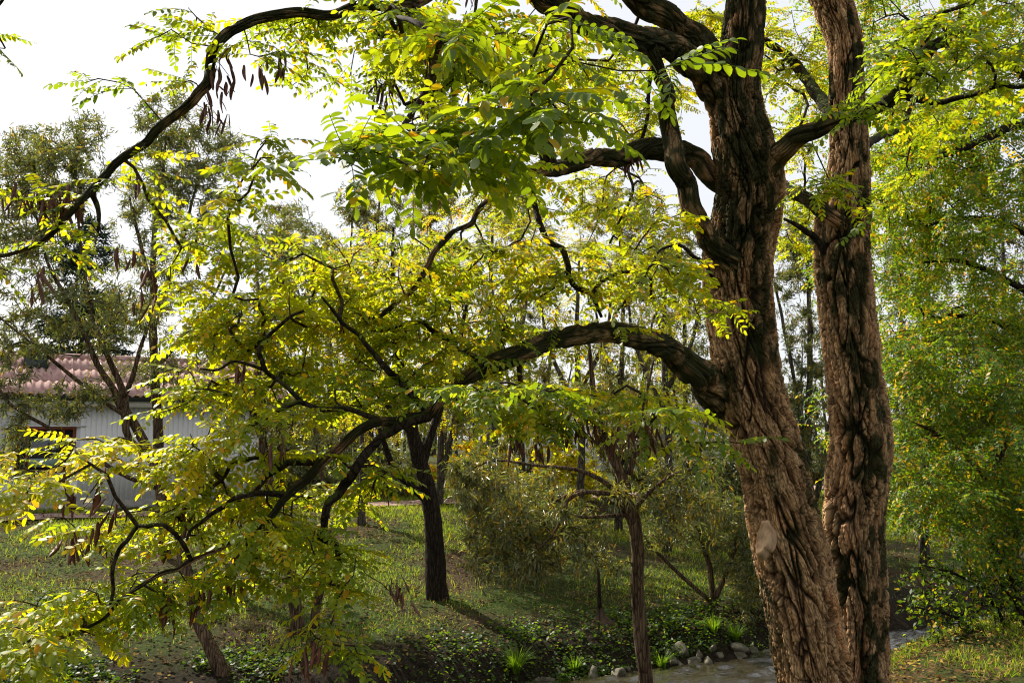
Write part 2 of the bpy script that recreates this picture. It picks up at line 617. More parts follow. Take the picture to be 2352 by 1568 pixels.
for xs_, vs_ in ((np.linspace(-40, -1, 20), np.linspace(-2.9, .45, 2)), (np.linspace(-1, 7.5, 260), np.linspace(-2.9, .45, 84)), (np.linspace(7.5, 40, 16), np.linspace(-2.9, .45, 2))):
    U, Vv = np.meshgrid(xs_, vs_)
    Yw = 9.6 + .5 * U + Vv
    q = np.stack([U * 4.6 + Vv * 2.0, Vv * 8.5, 0 * U], -1)
    zw = WATER + (.05 * (vnoise(q, 5) - .5) + .03 * (vnoise(q * 2.1 + 4, 6) - .5)) * (len(vs_) > 2)
    nx, ny = len(xs_), len(vs_)
    i = (np.arange(ny - 1)[:, None] * nx + np.arange(nx - 1)[None]).ravel()
    mb.add(np.stack([U, Yw, zw], -1), Q=np.stack([i, i + 1, i + nx + 1, i + nx], -1))
link('creek_water', mb.mesh('creek_water', mw, True), kind='structure')

# gravel path in front of the long shed
mb = MB()
uu = np.linspace(-14, 26, 120)
vv = np.linspace(9.55, 10.75, 7)
U, Vv = np.meshgrid(uu, vv)
Xp = U - .447 * (Vv / 1.0) * 1.0
Yp = 9.6 + .5 * U + (Vv) * .894
Zp = ground_z(Xp, Yp) + .03
i = (np.arange(6)[:, None] * 120 + np.arange(119)[None]).ravel()
mb.add(np.stack([Xp, Yp, Zp], -1), Q=np.stack([i, i + 1, i + 121, i + 120], -1))
PATHM = simple('path_gravel', (.22, .14, .11), (.42, .30, .25), 30, .95, .1, .5)
link('path', mb.mesh('path', PATHM, True), kind='structure')

# ------------------------------------------------------------------ leaf templates
LFS = .185

def leaflet(fine):
    """unit leaflet along +x, width in y, folded along the midrib"""
    if fine:
        ts, ws = [.12, .38, .68, .90], [.5, .9, .9, .55]
    else:
        V = np.array([(0, 0, 0), (.3, .25, .02), (.3, -.25, .02), (.78, .21, -.03), (.78, -.21, -.03), (1, 0, -.12)])
        return V, np.array([(0, 2, 1), (1, 2, 4), (1, 4, 3), (3, 4, 5)])
    V = [(0, 0, 0)]
    for tt, ww in zip(ts, ws):
        zz = -.10 * tt * tt
        V += [(tt, .27 * ww, zz + .05 * ww), (tt, 0, zz), (tt, -.27 * ww, zz + .05 * ww)]
    V.append((1, 0, -.12))
    T = [(0, 2, 1), (0, 3, 2)]
    k = len(ts)
    for q in range(k - 1):
        a, b_ = 1 + 3 * q, 4 + 3 * q
        T += [(a, a + 1, b_ + 1), (a, b_ + 1, b_), (a + 1, a + 2, b_ + 2), (a + 1, b_ + 2, b_ + 1)]
    a, e = 1 + 3 * (k - 1), len(V) - 1
    T += [(a, a + 1, e), (a + 1, a + 2, e)]
    return np.array(V), np.array(T)


def simple_leaf(wd=.5):
    V = np.array([(0, 0, 0), (.45, wd / 2, .06), (1, 0, -.08), (.45, -wd / 2, .06)])
    return V, np.array([(0, 2, 1), (0, 3, 2)])


def locust_leaf(rng, tint0, fine=True, pairs=8, rach=True):
    """a pinnate leaf of unit length along +x; returns V,T,tint"""
    lv, lt = leaflet(fine) if fine is not None else simple_leaf(.56)
    Vs, Ts, Cs, n = [], [], [], 0
    droop = rng.uniform(.05, .4)
    cur = rng.uniform(-.12, .12)
    pos = lambda x: np.array([x, cur * x * x, -droop * x * x])
    items = []
    for q in range(pairs):
        x = .16 + .82 * q / (pairs - .4)
        for sgn in (1, -1):
            if rng.random() < .07:
                continue
            items.append((x + rng.uniform(-.01, .01), sgn * R(rng.uniform(62, 80) - 22 * q / pairs)))
    items.append((1.0, rng.uniform(-.15, .15)))
    for x, ang in items:
        sc = LFS * rng.uniform(.88, 1.1) * (.8 if x < .25 else 1)
        dr = R(rng.uniform(4, 30))
        d = np.array([[math.cos(ang) * math.cos(dr), math.sin(ang) * math.cos(dr), -math.sin(dr) - droop * x * .4]])
        X, Y, Z = basis(d, np.array([R(rng.normal(0, 14))]))
        V = (lv * sc * (1, rng.uniform(.82, 1.1), rng.uniform(-.6, 3.2))) @ np.stack([X[0], Y[0], Z[0]]) + pos(x)
        Vs.append(V)
        Ts.append(lt + n)
        n += len(V)
        ti = tint0 + rng.normal(0, .05)
        if rng.random() < .07:
            ti = rng.uniform(.74, .95)
        Cs.append(np.full(len(V), ti))
    if rach:
        mb = MB()
        xx = np.linspace(0, 1, 5)
        tube(mb, np.array([pos(q) for q in xx]), np.linspace(.009, .004, 5), 3)
        V = mb.V[0]
        q = mb.Q[0]
        Vs.append(V)
        Ts.append(np.concatenate([q[:, [0, 1, 2]], q[:, [0, 2, 3]]]) + n)
        Cs.append(np.full(len(V), tint0 + .1))
    return np.concatenate(Vs), np.concatenate(Ts), np.concatenate(Cs)


# ------------------------------------------------------------------ growing branches towards leaf sprays
class Skeleton:
    def __init__(s):
        s.p = np.zeros((200000, 3))
        s.par = np.full(200000, -1, int)
        s.rad = np.zeros(200000)
        s.fix = np.zeros(200000, bool)
        s.n = 0

    def add_path(s, pts, rad, parent=-1, fixed=True):
        k = len(pts)
        s.p[s.n:s.n + k] = pts
        s.par[s.n:s.n + k] = np.arange(s.n - 1, s.n + k - 1)
        s.par[s.n] = parent
        s.rad[s.n:s.n + k] = rad
        s.fix[s.n:s.n + k] = fixed
        s.n += k

    def nearest(s, q):
        d = s.p[:s.n] - q
        return int(np.argmin((d * d).sum(1)))

    def grow(s, targets, rng, step=.14, sag=.06, wob=.02, reach=None):
        """join each target to the nearest branch with a bent twig; returns tip node ids"""
        base = s.p[:s.n].copy()
        dist = np.array([np.min(((base - q) ** 2).sum(1)) for q in targets])
        tips = []
        for ti in np.argsort(dist):
            q = targets[ti]
            j = s.nearest(q)
            a = s.p[j]
            L = np.linalg.norm(q - a)
            if L < .03 or (reach and L > reach):
                continue
            k = max(2, int(math.ceil(L / step)))
            u = np.arange(1, k + 1) / k
            pts = a + (q - a) * u[:, None]
            bow = np.sin(u * np.pi)[:, None]
            side = rng.normal(0, 1, 3)
            pts += bow * (side * .09 * L + np.array([0, 0, sag * L * rng.uniform(.3, 1.6)]))
            pts[:-1] += rng.normal(0, wob, (k - 1, 3)) * min(1, L * 2)
            s.add_path(pts, 0, j, False)
            tips.append(s.n - 1)
        return tips

    def radii(s, rtip=.0026, e=2.12):
        n = s.n
        acc = np.zeros(n)
        has = np.zeros(n, bool)
        for i in range(n - 1, -1, -1):
            if not s.fix[i]:
                r = max(rtip, acc[i] ** (1 / e) if acc[i] else rtip)
                s.rad[i] = r
                pa = s.par[i]
                if pa >= 0:
                    acc[pa] += r ** e
        return s.rad[:n]

    def chains(s):
        """paths of free nodes, each starting on its parent"""
        n = s.n
        ch = [[] for _ in range(n)]
        for i in range(n):
            if s.par[i] >= 0:
                ch[s.par[i]].append(i)
        out = []
        for i in range(n):
            if s.fix[i]:
                starts = [c for c in ch[i] if not s.fix[c]]
            else:
                cc = sorted(ch[i], key=lambda c: -s.rad[c])
                starts = cc[1:]
            for c in starts:
                idx = [i, c]
                while True:
                    cc = ch[idx[-1]]
                    if not cc:
                        break
                    idx.append(max(cc, key=lambda q: s.rad[q]))
                out.append(idx)
        return out


def blob_points(blobs, rng):
    """blobs: (px,py,rx,ry,depth,depth spread,count) -> points inside those ellipsoids"""
    out, ids = [], []
    for bi, b_ in enumerate(blobs):
        px, py, rx, ry, d, rd, n = b_[:7]
        v = nrm(rng.normal(0, 1, (n, 3))) * (rng.random((n, 1)) ** .42)
        out.append(P(px + v[:, 0] * rx, py + v[:, 1] * ry, d + v[:, 2] * rd))
        ids += [bi] * n
    return np.concatenate(out), np.array(ids)


def px_path(nodes, step=.06):
    """nodes (px,py,depth,width px) -> world spline with radii"""
    a = np.array(nodes, float)
    return spline(P(a[:, 0], a[:, 1], a[:, 2]), a[:, 3] / 2 * a[:, 2] / FPX, step)


def twig_mesh(sk, name, mat, origin, minr=0, ns=(5, 4, 3)):
    sk.radii()
    mb = MB()
    for idx in sk.chains():
        idx = np.array(idx)
        r = sk.rad[idx].copy()
        r[0] = r[1] * 1.15
        if r[1] < minr:
            continue
        r[-1] *= .6
        n = ns[0] if r[1] > .012 else ns[1] if r[1] > .005 else ns[2]
        tube(mb, sk.p[idx], r, n)
    if not mb.V:
        return None
    return mb.mesh(name, mat, True, origin)


def lumpy(mb, path, rad, ns, amp=.12, freq=7.0, seed=0, cap=True, zs=.5):
    """a limb: tube with uneven, knotty skin"""
    m2 = MB()
    tube(m2, path, rad, ns, cap)
    V, k = m2.V[0], len(path)
    c = np.repeat(path, ns, 0)
    body = V[:k * ns]
    d = body - c
    n1 = fbm(body * freq, 3, seed) - .5
    n2 = vnoise(body * freq * 4.2, seed + 7) - .5
    n3 = np.abs(vnoise(body * [freq * 7, freq * 7, freq * 7], seed + 9) - .5)
    V[:k * ns] = c + d * (1 + amp * 2 * n1 + amp * 1.1 * n2 + amp * .9 * n3)[:, None]
    mb.add(V, T=m2.T[0] if m2.T else None, Q=m2.Q[0])


# ------------------------------------------------------------------ the long shed across the creek
shed_o = np.array([-15.72, 14.75, .12])
shed_a = math.atan2(1.1, 2.0)
shed = thing('shed', 'long white boarded shed with a pink corrugated roof beyond the path', 'building', shed_o, rz=shed_a)
WHITE = simple('white_board_paint', (.60, .60, .61), (.74, .74, .75), 3, .7, .2, .15, stretch=(6, 6, .6))
ROOFM = simple('pink_roof_sheet', (.28, .15, .13), (.48, .32, .29), 6, .85, .15, .3)
GUTM = simple('dark_gutter', (.012, .02, .017), (.02, .03, .026), 4, .4, .4)
REDW = simple('red_brown_frame', (.10, .028, .012), (.17, .05, .022), 12, .5, .3)
GLASS = simple('dark_window_glass', (.012, .014, .016), (.02, .022, .024), 3, .05, .8)
BLIND = simple('pale_blind', (.6, .6, .58), (.7, .7, .68), 3, .6, .3)
GREENP = simple('grey_green_panel', (.16, .24, .22), (.2, .28, .26), 3, .5, .3)
CONC = simple('plinth_concrete', (.2, .19, .17), (.32, .3, .27), 9, .9, .1, .3)
L_, H_, DP = 11.3, 2.25, 6.2
mb = MB()
box(mb, (0, .03, 0), (L_, DP, H_))
link('wall', mb.mesh('wall', WHITE), shed)
mb = MB()
box(mb, (-.02, -.03, -.15), (L_ + .02, .028, .16))
link('plinth', mb.mesh('plinth', CONC), shed)
WINS = [(6.12, 7.1, .86, 1.70, 'dark'), (4.9, 5.86, .86, 1.72, 'blind'), (1.4, 2.6, .86, 1.7, 'dark')]
PW = .105
pm = {}


def plank_mesh(z0, z1):
    k = (round(z0, 2), round(z1, 2))
    if k not in pm:
        mb = MB()
        h, c = PW * .492, .004
        mb.add([(-h, .028, z0), (-h, -.008, z0), (-h + c, -.012, z0), (h - c, -.012, z0), (h, -.008, z0), (h, .028, z0),
                (-h, .028, z1), (-h, -.008, z1), (-h + c, -.012, z1), (h - c, -.012, z1), (h, -.008, z1), (h, .028, z1)],
               Q=[(i, i + 1, i + 7, i + 6) for i in range(5)] + [(0, 5, 4, 1), (1, 4, 3, 2), (6, 7, 10, 11), (7, 8, 9, 10)])
        pm[k] = mb.mesh('plank', WHITE)
    return pm[k]


for i in range(int(L_ / PW)):
    x = (i + .5) * PW
    cut = [w_ for w_ in WINS if w_[0] - .1 < x < w_[1] + .1]
    if cut:
        link('plank', plank_mesh(.16, cut[0][2] - .06), shed, (x, 0, 0))
        link('plank', plank_mesh(cut[0][3] + .06, H_), shed, (x, 0, 0))
    else:
        link('plank', plank_mesh(.16, H_), shed, (x, 0, RNG.uniform(-.004, .004)))
for x0, x1, z0, z1, kd in WINS:
    mb = MB()
    f = .07
    for lo, hi in (((x0 - f, -.03, z0 - f), (x0, .027, z1 + f)), ((x1, -.03, z0 - f), (x1 + f, .027, z1 + f)),
                   ((x0, -.03, z1), (x1, .027, z1 + f)), ((x0, -.03, z0 - f), (x1, .027, z0))):
        box(mb, lo, hi)
    wn = link('window', mb.mesh('window', REDW if kd == 'dark' else WHITE), shed)
    mb = MB()
    box(mb, (x0, .0, z0), (x1, .02, z1))
    link('pane', mb.mesh('pane', GLASS if kd == 'dark' else BLIND), wn)
    mb = MB()
    box(mb, (x0 + .1, -.012, z0 + .06), (x1 - .12, -.003, z0 + .24))
    link('panel', mb.mesh('panel', GREENP), wn)
    if kd == 'dark':
        mb = MB()
        box(mb, (x1 - .2, -.022, z0), (x1 - .15, -.002, z1))
        box(mb, (x0 + .12, -.022, z0), (x0 + .17, -.002, z1))
        link('sash', mb.mesh('sash', REDW), wn)
    mb = MB()
    box(mb, (x0 - .12, -.09, z0 - f - .03), (x1 + .12, -.031, z0 - f))
    link('sill', mb.mesh('sill', CONC), wn)
    mb = MB()
    box(mb, (x0 - .1, -.04, z1 + f), (x1 + .25, -.0125, z1 + f + .03))
    link('trim', mb.mesh('trim', WHITE), wn)
mb = MB()
box(mb, (-.2, -.30, H_ - .05), (L_ + .2, -.27, H_ + .13))
box(mb, (-.2, -.27, H_ + .02), (L_ + .2, .027, H_ + .05))
link('fascia', mb.mesh('fascia', WHITE), shed)
mb = MB()
th = np.linspace(0, np.pi, 9)
for rr in (.075, .068):
    pr = np.stack([0 * th, -.385 + rr * np.cos(th), H_ + .15 - rr * 1.1 * np.sin(th)], -1)
    V = np.concatenate([pr + (-.3, 0, 0), pr + (L_ + .3, 0, 0)])
    mb.add(V, Q=[(i, i + 1, i + 10, i + 9) for i in range(8)])
link('gutter', mb.mesh('gutter', GUTM, True), shed)
# corrugated sheets, three courses each side
pit = R(17)
RUN = DP / 2 + .4
ROWL = RUN / math.cos(pit) / 3
mb = MB()
nx = 49
uu = np.linspace(0, .96, nx)
zz = .024 * np.cos(uu / .16 * 2 * np.pi)
V, Q = [], []
for q, yy in enumerate((0, ROWL + .09)):
    V += [(u, yy, z + .012) for u, z in zip(uu, zz)]
for q, yy in enumerate((0, ROWL + .09)):
    V += [(u, yy, z) for u, z in zip(uu, zz)]
for i in range(nx - 1):
    Q += [(i, i + 1, nx + i + 1, nx + i), (2 * nx + i, 3 * nx + i, 3 * nx + i + 1, 2 * nx + i + 1), (i, 2 * nx + i, 2 * nx + i + 1, i + 1)]
mb.add(V, Q=Q)
sheet = mb.mesh('roof_sheet', ROOFM, True)
mb = MB()
rz_ = H_ + .14
rg = rz_ + RUN * math.tan(pit)
mb.add([(-.3, -.35, rz_), (L_ + .3, -.35, rz_), (L_ + .3, DP / 2, rg), (-.3, DP / 2, rg), (L_ + .3, DP + .35, rz_), (-.3, DP + .35, rz_)],
       Q=[(0, 1, 2, 3), (3, 2, 4, 5), (0, 5, 4, 1)], T=[(1, 4, 2), (0, 3, 5)])
roof = link('roof', mb.mesh('roof', ROOFM), shed)
for c in range(13):
    for r_ in range(3):
        for sd in (0, 1):
            o = link('roof_sheet', sheet, roof)
            yy = -.42 + r_ * ROWL * math.cos(pit)
            z0 = rz_ + .03 + r_ * ROWL * math.sin(pit) + .012 * (2 - r_) * 0 + .016
            jit = RNG.uniform(-.004, .004)
            if sd == 0:
                o.location = (-.4 + c * .93, yy, z0 + jit + .002 * (c % 2))
                o.rotation_euler = (pit - .012, 0, 0)
            else:
                o.location = (-.4 + c * .93 + .96, DP - yy, z0 + jit + .002 * (c % 2))
                o.rotation_euler = (pit - .012, 0, math.pi)
mb = MB()
tube(mb, np.array([(-.4, DP / 2, rg + .06), (L_ + .5, DP / 2, rg + .06)]), np.array([.1, .1]), 10, True)
link('ridge_cap', mb.mesh('ridge_cap', ROOFM, True), roof)
mb = MB()
box(mb, (6.05, 1.9, rg - .5), (6.55, 2.5, rg + .05))
box(mb, (5.97, 1.8, rg + .05), (6.65, 2.6, rg + .12))
link('roof_vent', mb.mesh('roof_vent', GUTM), roof)

# a low pale building far beyond the path
fb_o = np.array([.5, 37.0, float(ground_z(.5, 37))])
fb = thing('low_house', 'low pale building glimpsed far off through the bushes', 'building', fb_o, rz=R(8))
mb = MB()
box(mb, (0, 0, 0), (9, 5, 2.3))
link('wall', mb.mesh('wall', WHITE), fb)
mb = MB()
mb.add([(-.3, -.3, 2.31), (9.3, -.3, 2.31), (9.3, 2.5, 3.3), (-.3, 2.5, 3.3), (9.3, 5.3, 2.31), (-.3, 5.3, 2.31)],
       Q=[(0, 1, 2, 3), (3, 2, 4, 5), (0, 5, 4, 1)], T=[(1, 4, 2), (0, 3, 5)])
link('roof', mb.mesh('roof', CONC), fb)
for x in (1.2, 3.3, 6.0):
    mb = MB()
    box(mb, (x, -.02, .9), (x + 1.0, .02, 1.8))
    link('window', mb.mesh('window', GLASS), fb)

# ------------------------------------------------------------------ the near two-stemmed locust tree
rng = np.random.default_rng(5)
BASE = P(1915, 1740, 4.35)
BASE[2] = float(ground_z(BASE[0], BASE[1]))
locust = thing('locust_tree', 'big two-stemmed black locust with furrowed bark and long dangling pods', 'tree', BASE)


def bark_stem(nodes, seed, skew, around, step, moss_fn):
    path, rad = px_path(nodes, step)
    t, n, b_ = frames(path)
    k = len(path)
    th = np.arange(around) / around * 2 * np.pi
    nr = np.cos(th)[None, :, None] * n[:, None] + np.sin(th)[None, :, None] * b_[:, None]
    v = np.concatenate([[0], np.cumsum(np.linalg.norm(np.diff(path, axis=0), axis=1))])
    R0 = rad.mean()
    ang = th[None] + skew * v[:, None]
    p3 = np.stack([np.cos(ang) * R0, np.sin(ang) * R0, np.broadcast_to(v[:, None], ang.shape)], -1)
    wp = p3.copy()
    wp[..., 0] += (fbm(p3 * [4, 4, 2.6], 2, seed) - .5) * .10
    wp[..., 1] += (fbm(p3 * [4, 4, 2.6], 2, seed + 31) - .5) * .10
    wp[..., :2] += (vnoise(p3 * [18, 18, 9], seed + 3)[..., None] - .5) * .02
    def field(sk_, sx, sz, sd):
        a_ = ang + sk_ * v[:, None]
        q = np.stack([np.cos(a_) * R0, np.sin(a_) * R0, np.broadcast_to(v[:, None], a_.shape)], -1)
        q[..., :2] += wp[..., :2] - p3[..., :2]
        return np.abs(fbm(q / [sx, sx, sz], 2, sd) - .5)
    f1 = np.minimum(field(.8, .055, .42, seed), field(-.7, .062, .46, seed + 11))
    f1 = np.minimum(f1, field(.1, .048, .62, seed + 14) * 1.2)
    r1 = sstep(.004, 1, f1 / (.012 + .05 * fbm(p3 * [7, 7, 1.5], 2, seed + 90)))
    crown_ = sstep(.03, .2, f1)
    G1, G2, cid = worley(wp / [.020, .020, .13] + 9.1, seed + 50)
    r2 = sstep(.03, .10, G2 - G1)
    r3 = sstep(.01, .05, field(.3, .0125, .11, seed + 70))
    big_ = fbm(p3 * [9, 9, 2.2], 2, seed + 75)
    cid2 = cid
    fine = fbm(p3 * [90, 90, 30], 4, seed + 80)
    h = .026 * r1 + .005 * crown_ + .012 * big_ * r1 + .003 * cid * r1 + .004 * r2 * r1 + .006 * r3 * r1 + .010 * (fine - .5) - .034
    r2 = .4 * r2 + .6 * r3
    h = h - .010 * r1 * sstep(.05, .0, np.abs(fbm(wp * [22, 22, 30], 3, seed + 66) - .5))      # cross cracks
    low = fbm(p3 * [3.5, 3.5, 1.2], 3, seed + 99) - .5
    rr = rad[:, None] * (1 + .10 * low) + h * np.clip(rad[:, None] / .13, .14, 1.15)
    V = path[:, None] + rr[..., None] * nr
    moss = moss_fn(V, nr, fbm(V * [5, 5, 2.2], 4, seed + 123), r1)
    col = np.clip(r1 * .45 + r1 * r2 * .55, 0, 1) * (.7 + .3 * cid2)
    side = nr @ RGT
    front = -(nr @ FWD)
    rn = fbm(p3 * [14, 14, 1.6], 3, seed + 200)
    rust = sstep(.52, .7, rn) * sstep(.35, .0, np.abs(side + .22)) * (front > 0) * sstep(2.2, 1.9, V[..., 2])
    i = np.arange(k - 1)[:, None] * around
    j = np.arange(around)[None]
    j2 = (j + 1) % around
    Q = np.stack([i + j, i + j2, i + around + j2, i + around + j], -1).reshape(-1, 4)
    mb = MB()
    mb.add(V.reshape(-1, 3), Q=Q, gx=wp[..., 0].ravel(), gy=wp[..., 1].ravel(), gz=wp[..., 2].ravel(), ridge=col.ravel(), moss=moss.ravel(), rust=rust.ravel() * .75)
    return mb, path, rad


def moss_shade_left(V, nr, nz, r1):
    hgt = sstep(2.2, 3.2, V[..., 2])  # moss plus painted canopy shade, darker up the stem
    side = nr @ RGT
    m = sstep(.48, .58, nz + .32 * hgt * sstep(.95, .2, side) - .06 + .12 * sstep(.6, .95, side) * sstep(2.3, .8, V[..., 2]))
    return m * (.95 - .55 * r1 * sstep(.45, .62, vnoise(V * [30, 30, 12], 7)))


def moss_right(V, nr, nz, r1):
    side = nr @ RGT
    hgt = sstep(1.0, 2.4, V[..., 2])
    band = sstep(-.6, -.25, side) * sstep(.85, .5, side)
    m = sstep(.48, .6, nz + .21 * band * (.45 + .55 * hgt) + .10 * (1 - r1) - .09)
    return m * (.95 - .75 * r1 * sstep(.42, .6, vnoise(V * [34, 34, 12], 8)))


A_N = [(1925, 1800, 4.25, 250), (1895, 1680, 4.22, 205), (1872, 1568, 4.2, 184), (1839, 1400, 4.2, 180), (1818, 1281, 4.2, 182), (1797, 1194, 4.2, 176), (1780, 1102, 4.2, 168),
       (1757, 1011, 4.2, 168), (1716, 850, 4.2, 163), (1696, 689, 4.2, 160), (1694, 600, 4.18, 168), (1712, 502, 4.15, 162), (1722, 420, 4.12, 160),
       (1706, 338, 4.1, 148), (1692, 256, 4.1, 132), (1690, 190, 4.08, 118), (1700, 130, 4.06, 108), (1708, 60, 4.05, 100), (1716, -20, 4.05, 96), (1724, -140, 4.0, 88), (1735, -300, 3.9, 76)]
B_N = [(1960, 1800, 4.6, 230), (1968, 1680, 4.6, 190), (1968, 1568, 4.6, 160), (1975, 1400, 4.62, 142), (1967, 1281, 4.64, 148), (1961, 1194, 4.66, 156), (1968, 1102, 4.68, 156), (1977, 1011, 4.7, 154),
       (1960, 850, 4.72, 142), (1942, 689, 4.74, 140), (1934, 610, 4.75, 140), (1936, 502, 4.75, 136), (1947, 420, 4.75, 112), (1950, 338, 4.75, 98), (1946, 256, 4.75, 92),
       (1945, 174, 4.75, 88), (1940, 92, 4.75, 90), (1908, 0, 4.75, 98), (1870, -80, 4.75, 90), (1845, -220, 4.7, 76)]
A_N = [(*n_[:3], n_[3] * .88) for n_ in A_N]
B_N = [(*n_[:3], n_[3] * .82) for n_ in B_N]
SK = Skeleton()
mbA, pA, rA = bark_stem(A_N, 3, .45, 280, .0075, moss_shade_left)
trunkA = link('trunk', mbA.mesh('trunk', TRUNK, True, BASE), locust)
mbB, pB, rB = bark_stem(B_N, 41, -.1, 200, .0088, moss_right)
trunkB = link('trunk', mbB.mesh('trunk', TRUNK, True, BASE), locust)
trunkA['label'] = 'leaning reddish brown stem with a sawn branch scar'
trunkB['label'] = 'upright stem darkened by moss'
SK.add_path(pA[::12], rA[::12])
SK.add_path(pB[::12], rB[::12])

# sawn branch scar on the leaning stem
CUTW = simple('sawn_wood', (.2, .115, .06), (.52, .35, .22), 22, .7, .2, .3, stretch=(1, 1, .4))
scar_p = P(1752, 1232, 4.03)
X = nrm(np.array([-.62, -.72, .28]))
Zs = nrm(np.array([.05, .1, 1.0]) - (np.array([.05, .1, 1.0]) @ X) * X)
Ys = np.cross(Zs, X)
mb = MB()
aa = np.linspace(0, 2 * np.pi, 28, endpoint=False)
wob = 1 + .18 * np.sin(2 * aa + .6) + .10 * np.sin(3 * aa + 2) + .06 * np.sin(7 * aa)
rings = []
for off, sc in ((-.06, 1.35), (-.02, 1.2), (-.006, 1.1), (.0, 1.0), (-.001, .88), (-.001, .6), (-.001, .3), (-.001, .03)):
    rings.append(scar_p + X * off + (np.cos(aa) * .03 * sc * wob)[:, None] * Ys + (np.sin(aa) * .078 * sc * wob)[:, None] * Zs)
V = np.concatenate(rings)
V += ((fbm(V * 40, 3, 4) - .5) * .012)[:, None] * X
q = []
for r_ in range(len(rings) - 1):
    for i in range(28):
        q.append((r_ * 28 + i, r_ * 28 + (i + 1) % 28, (r_ + 1) * 28 + (i + 1) % 28, (r_ + 1) * 28 + i))
mb.add(V, Q=q)
sc_ = link('branch_scar', mb.mesh('branch_scar', CUTW, True, BASE), locust)
sc_['label'] = 'pale sawn-off branch scar'

